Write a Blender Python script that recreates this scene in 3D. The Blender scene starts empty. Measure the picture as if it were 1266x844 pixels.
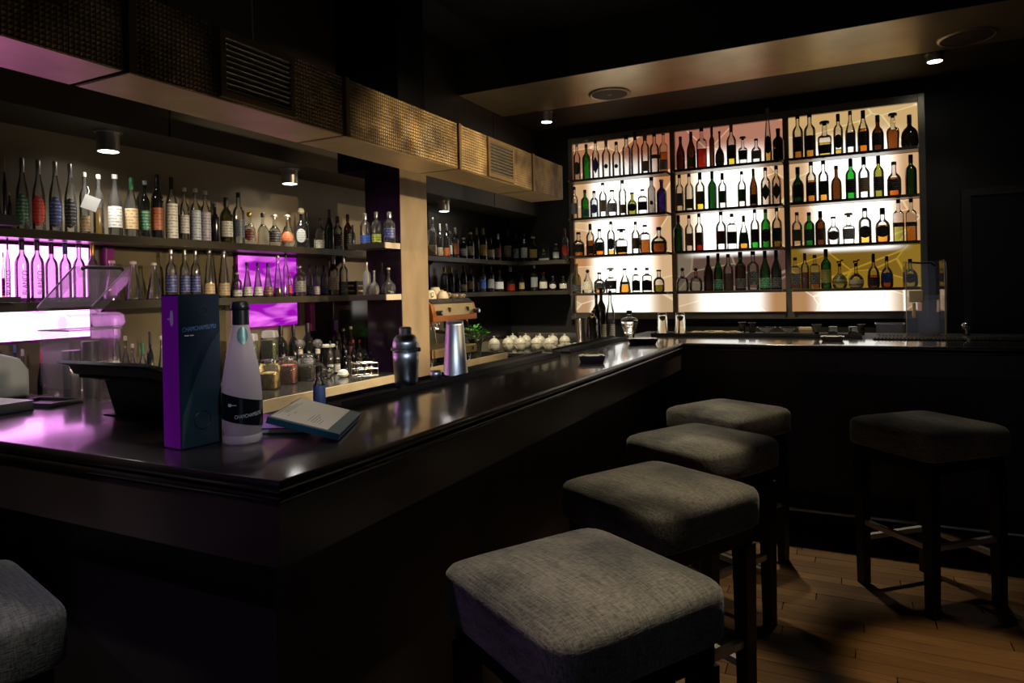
import bpy, bmesh, math, random
from mathutils import Vector, Matrix
random.seed(7)
S = bpy.context.scene
COL = S.collection
PI = math.pi

# ------------------------------------------------------------------ camera
FPX, YAW, ROLL, CYP, EYE = 838.2, math.radians(26.64), math.radians(-1.233), 360.1, 1.45
cam_data = bpy.data.cameras.new('camera')
cam = bpy.data.objects.new('camera', cam_data)
COL.objects.link(cam)
fwd = Vector((-math.sin(YAW), math.cos(YAW), 0))
r0 = Vector((math.cos(YAW), math.sin(YAW), 0))
u0 = Vector((0, 0, 1))
right = r0 * math.cos(ROLL) + u0 * math.sin(ROLL)
up = u0 * math.cos(ROLL) - r0 * math.sin(ROLL)
cam.matrix_world = Matrix(((right.x, up.x, -fwd.x, 0), (right.y, up.y, -fwd.y, 0), (right.z, up.z, -fwd.z, EYE), (0, 0, 0, 1)))
cam_data.sensor_fit = 'HORIZONTAL'
cam_data.sensor_width = 36
cam_data.lens = FPX / 1266 * 36
cam_data.shift_y = -(422 - CYP) / 1266
cam_data.clip_start = 0.02
S.camera = cam

# ------------------------------------------------------------------ world, exposure
w = bpy.data.worlds.new('world')
S.world = w
w.use_nodes = True
w.node_tree.nodes['Background'].inputs[0].default_value = (1, 0.9, 0.75, 1)
w.node_tree.nodes['Background'].inputs[1].default_value = 0.0
S.view_settings.view_transform = 'Standard'
S.view_settings.look = 'None'
S.view_settings.exposure = 0.0
S.view_settings.gamma = 1
S.view_settings.use_curve_mapping = False
S.cycles.use_denoising = True
S.cycles.max_bounces = 14
S.cycles.transparent_max_bounces = 40
S.cycles.transmission_bounces = 10
S.cycles.sample_clamp_indirect = 4.0
S.cycles.caustics_reflective = False
S.cycles.caustics_refractive = False

# ------------------------------------------------------------------ unseen spots outside the frame: ceiling lamps and added fills
def spot(name, loc, target, watts, deg, color, blend=0.5, size=0.04):
    l = bpy.data.lights.new(name, 'SPOT')
    l.energy = watts
    l.color = color
    l.spot_size = math.radians(deg)
    l.spot_blend = blend
    l.shadow_soft_size = size
    o = bpy.data.objects.new(name, l)
    COL.objects.link(o)
    o.location = loc
    o.rotation_euler = (Vector(target) - Vector(loc)).to_track_quat('-Z', 'Y').to_euler()
    return o
WARM = (1.0, 0.74, 0.42)
WHITE = (1.0, 0.95, 0.84)
UNSEEN_SPOTS = [
    # over the stools and the floor
    ((-0.30, 1.95, 3.25), (-0.54, 1.50, 0.8), 150, 23, (1.0, 0.86, 0.64)),
    ((-0.25, 2.80, 3.25), (-0.55, 2.45, 0.8), 130, 23, (1.0, 0.83, 0.58)),
    ((-0.15, 3.90, 3.25), (-0.45, 3.50, 0.8), 44, 16, (1.0, 0.83, 0.58)),
    ((0.55, 4.10, 3.25), (0.40, 3.80, 0.8), 22, 13, (1.0, 0.85, 0.62)),
    ((0.95, 2.15, 3.25), (0.44, 2.88, 0.0), 190, 18, WARM),
    # towards the duct
    ((0.30, 3.10, 3.25), (-1.70, 3.45, 2.15), 120, 38, WARM),
    # spots added at the right to light column and back bar below the duct
    ((2.20, 3.40, 2.30), (-2.29, 3.32, 1.55), 300, 13, (1.0, 0.80, 0.52)),
    ((2.20, 2.60, 2.30), (-3.05, 3.00, 1.70), 560, 26, (1.0, 0.78, 0.50)),
    ((2.20, 0.60, 2.20), (-2.60, 1.80, 1.40), 190, 15, (1.0, 0.84, 0.66)),
    # front bar, added fills among them
    ((-1.05, 0.20, 3.25), (-1.76, 0.72, 0.8), 60, 26, (0.92, 0.96, 1.0)),
    ((-1.90, -0.70, 3.25), (-1.05, 1.10, 0.45), 34, 30, (0.62, 0.36, 1.0)),  # added violet spot tinting stool sides and bar base
    ((-2.35, 0.60, 3.30), (-2.45, 1.30, 1.1), 110, 34, (0.95, 0.97, 1.0)),  # added fill that brightens printer and till
    ((-0.55, 2.00, 3.25), (-1.27, 1.30, 1.15), 80, 17, (1.0, 0.92, 0.78)),
    ((0.90, 0.10, 3.25), (-1.36, 1.12, 1.25), 48, 13, (0.92, 0.95, 1.0)),  # added frontal fill on box and frosted bottle
    ((0.95, -0.60, 2.40), (-1.47, 2.18, 1.22), 60, 10, (0.62, 0.76, 1.0)),  # added cool spot for the streak on shaker and tin
    # in the slot over the bartender's aisle
    ((-2.06, 2.05, 3.30), (-2.55, 2.40, 1.0), 190, 32, WHITE),
    ((-2.06, 2.75, 3.30), (-2.58, 2.85, 1.0), 190, 32, (1.0, 0.90, 0.70)),
    ((-2.06, 3.95, 3.30), (-2.50, 3.95, 1.0), 120, 34, (1.0, 0.84, 0.58)),
    ((-1.95, 4.70, 2.95), (-2.55, 5.72, 0.95), 210, 40, (1.0, 0.92, 0.74)),
    ((-0.60, 4.80, 2.97), (-0.60, 5.05, 1.1), 150, 75, (1.0, 0.86, 0.62)),  # added to lift the dark rear ledge
    ((-1.00, 3.40, 3.25), (-1.13, 3.30, 1.1), 110, 40, (1.0, 0.88, 0.66)),  # added to lift the ashtray on the long bar
]
for i, (lo, ta, wa, dg, co) in enumerate(UNSEEN_SPOTS):
    spot('unseen_spot_lamp', lo, ta, wa, dg, co)

# ------------------------------------------------------------------ materials
MATS = {}
def new_mat(name):
    m = bpy.data.materials.new(name)
    m.use_nodes = True
    nt = m.node_tree
    for n in list(nt.nodes):
        nt.nodes.remove(n)
    out = nt.nodes.new('ShaderNodeOutputMaterial')
    return m, nt, out
def N(nt, kind, **kw):
    n = nt.nodes.new(kind)
    for k, v in kw.items():
        if k in n.inputs:
            n.inputs[k].default_value = v
        else:
            setattr(n, k, v)
    return n
def rgba(c):
    return (c[0], c[1], c[2], 1)
def mix_color(nt, fac, a, b):
    n = nt.nodes.new('ShaderNodeMix')
    n.data_type = 'RGBA'
    nt.links.new(fac, n.inputs[0])
    for s, v in ((6, a), (7, b)):
        if isinstance(v, tuple):
            n.inputs[s].default_value = rgba(v)
        else:
            nt.links.new(v, n.inputs[s])
    return n.outputs[2]
def pbr(key, color, rough=0.5, metal=0.0, var=0.25, scale=12, bump=0.0, bump_scale=60, stretch=(1, 1, 1), spec=0.5, coat=0.0):
    """plain painted / metal / stone surface with a little procedural variation"""
    if key in MATS:
        return MATS[key]
    m, nt, out = new_mat(key)
    b = N(nt, 'ShaderNodeBsdfPrincipled', Roughness=rough, Metallic=metal)
    b.inputs['Specular IOR Level'].default_value = spec
    b.inputs['Coat Weight'].default_value = coat
    b.inputs['Coat Roughness'].default_value = 0.11
    tc = N(nt, 'ShaderNodeTexCoord')
    mp = N(nt, 'ShaderNodeMapping')
    mp.inputs['Scale'].default_value = stretch
    nt.links.new(tc.outputs['Object'], mp.inputs[0])
    no = N(nt, 'ShaderNodeTexNoise', Scale=scale, Detail=4.0)
    nt.links.new(mp.outputs[0], no.inputs['Vector'])
    lo = tuple(max(0, c * (1 - var)) for c in color)
    hi = tuple(min(1, c * (1 + var)) for c in color)
    nt.links.new(mix_color(nt, no.outputs[0], lo, hi), b.inputs['Base Color'])
    if bump:
        n2 = N(nt, 'ShaderNodeTexNoise', Scale=bump_scale, Detail=3.0)
        nt.links.new(mp.outputs[0], n2.inputs['Vector'])
        bp = N(nt, 'ShaderNodeBump', Strength=bump, Distance=0.01)
        nt.links.new(n2.outputs[0], bp.inputs['Height'])
        nt.links.new(bp.outputs[0], b.inputs['Normal'])
    nt.links.new(b.outputs[0], out.inputs[0])
    MATS[key] = m
    return m
def glass(key, tint, edge=0.45, rough=0.02, gloss=1.0, ior=1.5, haze=0.0, haze_col=(1, 1, 1), plate=False):
    """glass or liquid wall: tinted transmission, darker where it is looked through edge-on, Fresnel gloss"""
    if key in MATS:
        return MATS[key]
    m, nt, out = new_mat(key)
    lw = N(nt, 'ShaderNodeLayerWeight', Blend=0.35)
    ramp = N(nt, 'ShaderNodeMath', operation='POWER')
    nt.links.new(lw.outputs['Facing'], ramp.inputs[0])
    ramp.inputs[1].default_value = 2.2
    col = mix_color(nt, ramp.outputs[0], tuple(tint), tuple(c * edge for c in tint))
    tr = N(nt, 'ShaderNodeBsdfTransparent')
    nt.links.new(col, tr.inputs[0])
    gl = N(nt, 'ShaderNodeBsdfGlossy', Roughness=rough)
    gl.inputs['Color'].default_value = (gloss, gloss, gloss, 1)
    fr = N(nt, 'ShaderNodeFresnel', IOR=ior)
    if plate:      # flat sheet: both faces reflect alike, no total reflection inside
        ge = N(nt, 'ShaderNodeNewGeometry')
        mr_ = N(nt, 'ShaderNodeMapRange')
        mr_.inputs[3].default_value = ior; mr_.inputs[4].default_value = 1.0 / ior
        nt.links.new(ge.outputs['Backfacing'], mr_.inputs[0])
        nt.links.new(mr_.outputs[0], fr.inputs['IOR'])
    mx = N(nt, 'ShaderNodeMixShader')
    nt.links.new(fr.outputs[0], mx.inputs[0])
    base = tr.outputs[0]
    if haze:
        df = N(nt, 'ShaderNodeBsdfTranslucent')
        df.inputs[0].default_value = rgba(haze_col)
        d2 = N(nt, 'ShaderNodeBsdfDiffuse')
        d2.inputs[0].default_value = rgba(haze_col)
        m1 = N(nt, 'ShaderNodeMixShader', Fac=0.5)
        nt.links.new(df.outputs[0], m1.inputs[1]); nt.links.new(d2.outputs[0], m1.inputs[2])
        m2 = N(nt, 'ShaderNodeMixShader', Fac=haze)
        nt.links.new(tr.outputs[0], m2.inputs[1]); nt.links.new(m1.outputs[0], m2.inputs[2])
        base = m2.outputs[0]
    nt.links.new(base, mx.inputs[1])
    nt.links.new(gl.outputs[0], mx.inputs[2])
    nt.links.new(mx.outputs[0], out.inputs[0])
    MATS[key] = m
    return m
def emit(key, color, strength):
    if key in MATS:
        return MATS[key]
    m, nt, out = new_mat(key)
    e = N(nt, 'ShaderNodeEmission', Strength=strength)
    e.inputs[0].default_value = rgba(color)
    nt.links.new(e.outputs[0], out.inputs[0])
    MATS[key] = m
    return m

GLASS = dict(
    clear=((0.92, 0.93, 0.92), 0.34), tequila=((0.66, 0.64, 0.66), 0.50), crystal=((0.90, 0.91, 0.90), 0.2), pale=((0.75, 0.88, 0.92), 0.3),
    green=((0.12, 0.47, 0.13), 0.3), darkgreen=((0.06, 0.18, 0.06), 0.3), olive=((0.42, 0.42, 0.14), 0.3), brown=((0.24, 0.12, 0.05), 0.3),
    black=((0.05, 0.05, 0.04), 0.4), violet=((0.16, 0.12, 0.48), 0.3), blue=((0.25, 0.35, 0.85), 0.3), pink=((0.9, 0.6, 0.75), 0.4))
LIQ = dict(amber=(0.80, 0.52, 0.18), orange=(0.84, 0.44, 0.10), gold=(0.88, 0.70, 0.26), yellow=(0.92, 0.80, 0.20), whisky=(0.52, 0.27, 0.11),
           red=(0.50, 0.10, 0.05), darkred=(0.32, 0.04, 0.03), olive=(0.5, 0.48, 0.12), green=(0.15, 0.6, 0.12), pale=(0.8, 0.85, 0.45))
PAINT = dict(black=(0.012, 0.012, 0.011), silver=(0.6, 0.58, 0.54), navy=(0.03, 0.04, 0.16), grey=(0.25, 0.25, 0.24), cream=(0.62, 0.55, 0.40), teal=(0.05, 0.2, 0.18),
             tan=(0.45, 0.32, 0.18), white=(0.62, 0.61, 0.58), olive=(0.2, 0.2, 0.05), pine=(0.02, 0.10, 0.05), leaf=(0.08, 0.35, 0.06), brown=(0.12, 0.05, 0.02),
             rust=(0.32, 0.085, 0.025), slate=(0.10, 0.13, 0.19), scarlet=(0.6, 0.05, 0.03), paper=(0.72, 0.70, 0.62), pale=(0.55, 0.62, 0.72), lilac=(0.5, 0.46, 0.6),
             darkred=(0.10, 0.01, 0.01), blue=(0.06, 0.14, 0.55), lime=(0.5, 0.6, 0.12), gold=(0.6, 0.42, 0.1), pink=(0.6, 0.2, 0.3), maroon=(0.12, 0.02, 0.02),
             red=(0.6, 0.03, 0.02), violet=(0.2, 0.08, 0.35), green=(0.04, 0.22, 0.08))
def real_glass():
    if 'refracting_glass' in MATS:
        return MATS['refracting_glass']
    m, nt, out = new_mat('refracting_glass')
    gb_ = N(nt, 'ShaderNodeBsdfGlass', Roughness=0.01, IOR=1.48)
    gb_.inputs['Color'].default_value = (0.97, 0.97, 0.95, 1)
    nt.links.new(gb_.outputs[0], out.inputs[0])
    MATS['refracting_glass'] = m
    return m
def bottle_glass(k):
    if k == 'crystal':
        return real_glass()
    if k == 'frost':
        return glass('frosted_glass', (0.85, 0.86, 0.85), 0.6, 0.25, 0.6, 1.4, 0.6, (0.8, 0.8, 0.8))
    t, e = GLASS[k]
    hz = 0.06 if k in ('clear', 'crystal', 'tequila', 'pale') else 0.02
    return glass(k + '_glass', t, e, 0.06, 1.0, 1.75, hz, (0.9, 0.9, 0.88))
def liquid(k):
    return glass(k + '_liquid', LIQ[k], 0.5, 0.05, 0.6, 1.33)
def paint(k):
    if k in ('silver', 'gold'):
        return pbr(k + '_foil', PAINT[k], 0.28, 0.9, 0.1)
    return pbr(k + '_paint', PAINT[k], 0.42, 0.0, 0.15, 40)

def printed(k):
    """label paper with faint rows of unreadable small print"""
    key = k + '_printed_label'
    if key in MATS:
        return MATS[key]
    m, nt, out = new_mat(key)
    p = N(nt, 'ShaderNodeBsdfPrincipled', Roughness=0.45)
    tc = N(nt, 'ShaderNodeTexCoord')
    wv = N(nt, 'ShaderNodeTexWave', Scale=22.0, Distortion=0.6)
    wv.bands_direction = 'Z'
    nt.links.new(tc.outputs['Object'], wv.inputs['Vector'])
    no = N(nt, 'ShaderNodeTexNoise', Scale=95.0, Detail=1.0)
    nt.links.new(tc.outputs['Object'], no.inputs['Vector'])
    mu = N(nt, 'ShaderNodeMath', operation='MULTIPLY')
    nt.links.new(wv.outputs['Fac'], mu.inputs[0]); nt.links.new(no.outputs[0], mu.inputs[1])
    mr = N(nt, 'ShaderNodeMapRange')
    mr.inputs[1].default_value = 0.36; mr.inputs[2].default_value = 0.52
    nt.links.new(mu.outputs[0], mr.inputs[0])
    base = PAINT[k]
    ink = tuple(v * 0.35 for v in base) if sum(base) > 0.3 else tuple(min(1, v * 2 + 0.16) for v in base)
    nt.links.new(mix_color(nt, mr.outputs[0], base, ink), p.inputs['Base Color'])
    nt.links.new(p.outputs[0], out.inputs[0])
    MATS[key] = m
    return m

M_WALL = pbr('dark_bronze_plaster', (0.055, 0.043, 0.026), 0.6, 0.0, 0.5, 2.5, 0.15, 9)
M_WALLBACK = pbr('near_black_wall', (0.014, 0.012, 0.009), 0.55, 0.0, 0.4, 3, 0.1, 8)
M_BARWALL = pbr('taupe_wall', (0.20, 0.165, 0.11), 0.5, 0.0, 0.35, 3.0, 0.05, 12)
M_TAN = pbr('brushed_tan_render', (0.37, 0.275, 0.165), 0.42, 0.2, 0.4, 7, 0.15, 10, (1, 1, 0.5))
M_SOFFIT = pbr('tan_soffit_paint', (0.62, 0.47, 0.25), 0.34, 0.65, 0.35, 3.5, 0.1, 9)
M_CEIL = pbr('black_ceiling_paint', (0.010, 0.009, 0.007), 0.7, 0, 0.3, 3)
M_GLOSSBLACK = pbr('gloss_black_panel', (0.012, 0.010, 0.012), 0.10, 0, 0.2, 3, spec=0.9)
M_SHELF = pbr('dark_shelf_lacquer', (0.045, 0.037, 0.025), 0.32, 0, 0.3, 8)
M_STEEL = pbr('polished_steel', (0.70, 0.69, 0.68), 0.17, 1.0, 0.05, 5)
def brushed_steel():
    m, nt, out = new_mat('brushed_bar_steel')
    p = N(nt, 'ShaderNodeBsdfPrincipled', Roughness=0.30, Metallic=1.0)
    p.inputs['Anisotropic'].default_value = 0.85
    p.inputs['Base Color'].default_value = (0.78, 0.77, 0.76, 1)
    tg_ = N(nt, 'ShaderNodeTangent', direction_type='RADIAL', axis='Z')
    nt.links.new(tg_.outputs[0], p.inputs['Tangent'])
    nt.links.new(p.outputs[0], out.inputs[0])
    return m
M_BRUSHED = brushed_steel()
M_SATIN = pbr('satin_steel', (0.45, 0.44, 0.41), 0.32, 1.0, 0.15, 25)
M_BLACKPL = pbr('black_plastic', (0.024, 0.024, 0.025), 0.38, 0, 0.2, 20)
M_RUBBER = pbr('black_rubber', (0.012, 0.012, 0.012), 0.55, 0, 0.3, 60, 0.6, 220)
M_COUNTER = pbr('black_brown_counter_lacquer', (0.016, 0.011, 0.008), 0.32, 0, 0.6, 7, 0.04, 35, (1, 1, 1), 0.5, 1.0)
M_APRON = pbr('dark_brown_apron', (0.055, 0.036, 0.029), 0.36, 0, 0.4, 4, 0.05, 20)
M_BASE = pbr('dark_base_panel', (0.034, 0.027, 0.025), 0.45, 0, 0.3, 3)
M_EDGE = pbr('pale_worktop_edge', (0.62, 0.50, 0.30), 0.45, 0, 0.25, 9, 0.05, 40)
M_WORKTOP = pbr('dark_stone_worktop', (0.035, 0.032, 0.028), 0.14, 0, 0.4, 20)
M_WOODLEG = pbr('black_stained_wood', (0.004, 0.0032, 0.003), 0.45, 0, 0.3, 12, 0.1, 30, (8, 8, 1))
M_CERAMIC = pbr('cream_ceramic', (0.72, 0.64, 0.46), 0.30, 0, 0.12, 9)
M_WHITEPL = pbr('white_paper', (0.78, 0.78, 0.75), 0.6, 0, 0.05, 30)
M_CLEARPL = glass('clear_polycarbonate', (0.94, 0.93, 0.94), 0.72, 0.08, 1.0, 1.4, 0.04, (0.85, 0.8, 0.85), True)
M_CLEAR = bottle_glass('clear')

def hammered():
    m, nt, out = new_mat('hammered_bronze')
    b = N(nt, 'ShaderNodeBsdfPrincipled', Roughness=0.42, Metallic=0.55)
    tc = N(nt, 'ShaderNodeTexCoord')
    mp = N(nt, 'ShaderNodeMapping')
    mp.inputs['Scale'].default_value = (1, 1, 1)
    nt.links.new(tc.outputs['Object'], mp.inputs[0])
    sep = N(nt, 'ShaderNodeSeparateXYZ')
    nt.links.new(mp.outputs[0], sep.inputs[0])
    waves = []
    for i in (1, 2):
        mu = N(nt, 'ShaderNodeMath', operation='MULTIPLY')
        mu.inputs[1].default_value = 2 * PI / 0.0135
        nt.links.new(sep.outputs[i], mu.inputs[0])
        si = N(nt, 'ShaderNodeMath', operation='SINE')
        nt.links.new(mu.outputs[0], si.inputs[0])
        waves.append(si)
    mxm = N(nt, 'ShaderNodeMath', operation='MAXIMUM')
    nt.links.new(waves[0].outputs[0], mxm.inputs[0]); nt.links.new(waves[1].outputs[0], mxm.inputs[1])
    no = N(nt, 'ShaderNodeTexNoise', Scale=7.0, Detail=6.0)
    nt.links.new(tc.outputs['Object'], no.inputs['Vector'])
    ad = N(nt, 'ShaderNodeMath', operation='MULTIPLY_ADD')
    ad.inputs[1].default_value = 3.0
    nt.links.new(no.outputs[0], ad.inputs[0]); nt.links.new(mxm.outputs[0], ad.inputs[2])
    bp = N(nt, 'ShaderNodeBump', Strength=0.55, Distance=0.003)
    nt.links.new(ad.outputs[0], bp.inputs['Height'])
    nt.links.new(bp.outputs[0], b.inputs['Normal'])
    cr = N(nt, 'ShaderNodeMapRange')
    cr.inputs[1].default_value = 0.33; cr.inputs[2].default_value = 0.66
    nt.links.new(no.outputs[0], cr.inputs[0])
    c1 = mix_color(nt, cr.outputs[0], (0.075, 0.045, 0.018), (0.52, 0.36, 0.16))
    rm = N(nt, 'ShaderNodeMapRange')
    rm.inputs[1].default_value = 0.75; rm.inputs[2].default_value = 1.0
    nt.links.new(mxm.outputs[0], rm.inputs[0])
    nt.links.new(mix_color(nt, rm.outputs[0], c1, (0.12, 0.075, 0.03)), b.inputs['Base Color'])
    nt.links.new(b.outputs[0], out.inputs[0])
    return m
M_HAMMER = hammered()
M_DUCTUNDER = pbr('bronze_sheet', (0.56, 0.42, 0.21), 0.38, 0.45, 0.4, 6, 0.2, 12)

def fabric():
    m, nt, out = new_mat('charcoal_woven_fabric')
    b = N(nt, 'ShaderNodeBsdfPrincipled', Roughness=0.9)
    b.inputs['Sheen Weight'].default_value = 0.25
    tc = N(nt, 'ShaderNodeTexCoord')
    cols = []
    for sc in ((14, 300, 60), (200, 60, 260)):
        mp = N(nt, 'ShaderNodeMapping')
        mp.inputs['Scale'].default_value = sc
        nt.links.new(tc.outputs['Object'], mp.inputs[0])
        no = N(nt, 'ShaderNodeTexNoise', Scale=1.0, Detail=2.0)
        nt.links.new(mp.outputs[0], no.inputs['Vector'])
        cols.append(no)
    mul = N(nt, 'ShaderNodeMath', operation='ADD')
    nt.links.new(cols[0].outputs[0], mul.inputs[0]); nt.links.new(cols[1].outputs[0], mul.inputs[1])
    big = N(nt, 'ShaderNodeTexNoise', Scale=3.0, Detail=2.0)
    nt.links.new(tc.outputs['Object'], big.inputs['Vector'])
    mm = N(nt, 'ShaderNodeMath', operation='MULTIPLY')
    nt.links.new(mul.outputs[0], mm.inputs[0]); nt.links.new(big.outputs[0], mm.inputs[1])
    mr = N(nt, 'ShaderNodeMapRange')
    mr.inputs[1].default_value = 0.32; mr.inputs[2].default_value = 0.78
    nt.links.new(mm.outputs[0], mr.inputs[0])
    nt.links.new(mix_color(nt, mr.outputs[0], (0.030, 0.032, 0.031), (0.29, 0.265, 0.205)), b.inputs['Base Color'])
    bp = N(nt, 'ShaderNodeBump', Strength=0.5, Distance=0.002)
    nt.links.new(mul.outputs[0], bp.inputs['Height'])
    nt.links.new(bp.outputs[0], b.inputs['Normal'])
    nt.links.new(b.outputs[0], out.inputs[0])
    return m
M_FABRIC = fabric()

def plank_mat():
    m, nt, out = new_mat('worn_oak_board')
    b = N(nt, 'ShaderNodeBsdfPrincipled', Roughness=0.42)
    tc = N(nt, 'ShaderNodeTexCoord')
    oi = N(nt, 'ShaderNodeObjectInfo')
    mp = N(nt, 'ShaderNodeMapping')
    mp.inputs['Scale'].default_value = (3, 45, 10)
    nt.links.new(tc.outputs['Object'], mp.inputs[0])
    cb = N(nt, 'ShaderNodeVectorMath', operation='ADD')
    nt.links.new(mp.outputs[0], cb.inputs[0]); nt.links.new(oi.outputs['Location'], cb.inputs[1])
    no = N(nt, 'ShaderNodeTexNoise', Scale=1.2, Detail=6.0, Roughness=0.65)
    nt.links.new(cb.outputs[0], no.inputs['Vector'])
    c = mix_color(nt, no.outputs[0], (0.06, 0.029, 0.012), (0.33, 0.185, 0.08))
    hsv = N(nt, 'ShaderNodeHueSaturation')
    nt.links.new(c, hsv.inputs['Color'])
    vr = N(nt, 'ShaderNodeMapRange')
    vr.inputs[3].default_value = 0.7; vr.inputs[4].default_value = 1.25
    nt.links.new(oi.outputs['Random'], vr.inputs[0])
    nt.links.new(vr.outputs[0], hsv.inputs['Value'])
    nt.links.new(hsv.outputs[0], b.inputs['Base Color'])
    bp = N(nt, 'ShaderNodeBump', Strength=0.3, Distance=0.003)
    nt.links.new(no.outputs[0], bp.inputs['Height'])
    nt.links.new(bp.outputs[0], b.inputs['Normal'])
    nt.links.new(b.outputs[0], out.inputs[0])
    return m
M_PLANK = plank_mat()

def print_panel(key, warm, pale, shard, glow, dim, cx, half, ztop=None):
    """backlit printed panel: lamps sit behind its middle, so the middle burns out and the printed shards show at the ends"""
    m, nt, out = new_mat(key)
    tc = N(nt, 'ShaderNodeTexCoord')
    oi = N(nt, 'ShaderNodeObjectInfo')
    va = N(nt, 'ShaderNodeVectorMath', operation='ADD')
    nt.links.new(tc.outputs['Object'], va.inputs[0]); nt.links.new(oi.outputs['Location'], va.inputs[1])
    mp = N(nt, 'ShaderNodeMapping')
    mp.inputs['Rotation'].default_value = (0, 0.6, 0)
    mp.inputs['Scale'].default_value = (1, 0.01, 1.7)
    nt.links.new(va.outputs[0], mp.inputs[0])
    vo = N(nt, 'ShaderNodeTexVoronoi', Scale=shard)
    nt.links.new(mp.outputs[0], vo.inputs['Vector'])
    ve = N(nt, 'ShaderNodeTexVoronoi', Scale=shard, feature='DISTANCE_TO_EDGE')
    nt.links.new(mp.outputs[0], ve.inputs['Vector'])
    sepc = N(nt, 'ShaderNodeSeparateColor')
    nt.links.new(vo.outputs['Color'], sepc.inputs[0])
    col = mix_color(nt, sepc.outputs[0], warm, pale)
    ln = N(nt, 'ShaderNodeMapRange')
    ln.inputs[1].default_value = 0.008; ln.inputs[2].default_value = 0.02
    ln.inputs[3].default_value = 1.0; ln.inputs[4].default_value = 0.0
    nt.links.new(ve.outputs['Distance'], ln.inputs[0])
    col = mix_color(nt, ln.outputs[0], col, tuple(min(1, c * 1.35) for c in pale))
    sep = N(nt, 'ShaderNodeSeparateXYZ')
    nt.links.new(tc.outputs['Object'], sep.inputs[0])
    ax = N(nt, 'ShaderNodeMath', operation='ABSOLUTE')
    nt.links.new(sep.outputs[0], ax.inputs[0])
    fx = N(nt, 'ShaderNodeMapRange', interpolation_type='SMOOTHSTEP')
    fx.inputs[1].default_value = half * 0.40; fx.inputs[2].default_value = half * 0.84
    fx.inputs[3].default_value = 1.0; fx.inputs[4].default_value = 0.0
    nt.links.new(ax.outputs[0], fx.inputs[0])
    fac = fx.outputs[0]
    if ztop is not None:
        fz = N(nt, 'ShaderNodeMapRange', interpolation_type='SMOOTHSTEP')
        fz.inputs[1].default_value = ztop[0]; fz.inputs[2].default_value = ztop[1]
        fz.inputs[3].default_value = ztop[2]; fz.inputs[4].default_value = ztop[3]
        nt.links.new(sep.outputs[2], fz.inputs[0])
        mu = N(nt, 'ShaderNodeMath', operation='MULTIPLY')
        nt.links.new(fac, mu.inputs[0]); nt.links.new(fz.outputs[0], mu.inputs[1])
        fac = mu.outputs[0]
    st = N(nt, 'ShaderNodeMapRange')
    st.inputs[3].default_value = dim; st.inputs[4].default_value = glow
    nt.links.new(fac, st.inputs[0])
    e = N(nt, 'ShaderNodeEmission')
    nt.links.new(mix_color(nt, fac, col, (1.0, 0.97, 0.90)), e.inputs[0])
    nt.links.new(st.outputs[0], e.inputs[1])
    gl = N(nt, 'ShaderNodeBsdfGlossy', Roughness=0.1)
    ad = N(nt, 'ShaderNodeMixShader', Fac=0.04)
    nt.links.new(e.outputs[0], ad.inputs[1]); nt.links.new(gl.outputs[0], ad.inputs[2])
    nt.links.new(ad.outputs[0], out.inputs[0])
    return m
def purple_panel(key, strength, pattern, c_lo, c_hi):
    m, nt, out = new_mat(key)
    tc = N(nt, 'ShaderNodeTexCoord')
    e = N(nt, 'ShaderNodeEmission', Strength=strength)
    if pattern:
        mp = N(nt, 'ShaderNodeMapping')
        mp.inputs['Rotation'].default_value = (0.7, 0, 0)
        mp.inputs['Scale'].default_value = (1, 1.2, 4.5)
        nt.links.new(tc.outputs['Object'], mp.inputs[0])
        no = N(nt, 'ShaderNodeTexNoise', Scale=2.6, Detail=1.5, Distortion=1.4)
        nt.links.new(mp.outputs[0], no.inputs['Vector'])
        mr = N(nt, 'ShaderNodeMapRange')
        mr.inputs[1].default_value = 0.42; mr.inputs[2].default_value = 0.68
        nt.links.new(no.outputs[0], mr.inputs[0])
        nt.links.new(mix_color(nt, mr.outputs[0], c_lo, c_hi), e.inputs[0])
    else:
        e.inputs[0].default_value = rgba(c_hi)
    nt.links.new(e.outputs[0], out.inputs[0])
    return m

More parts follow.
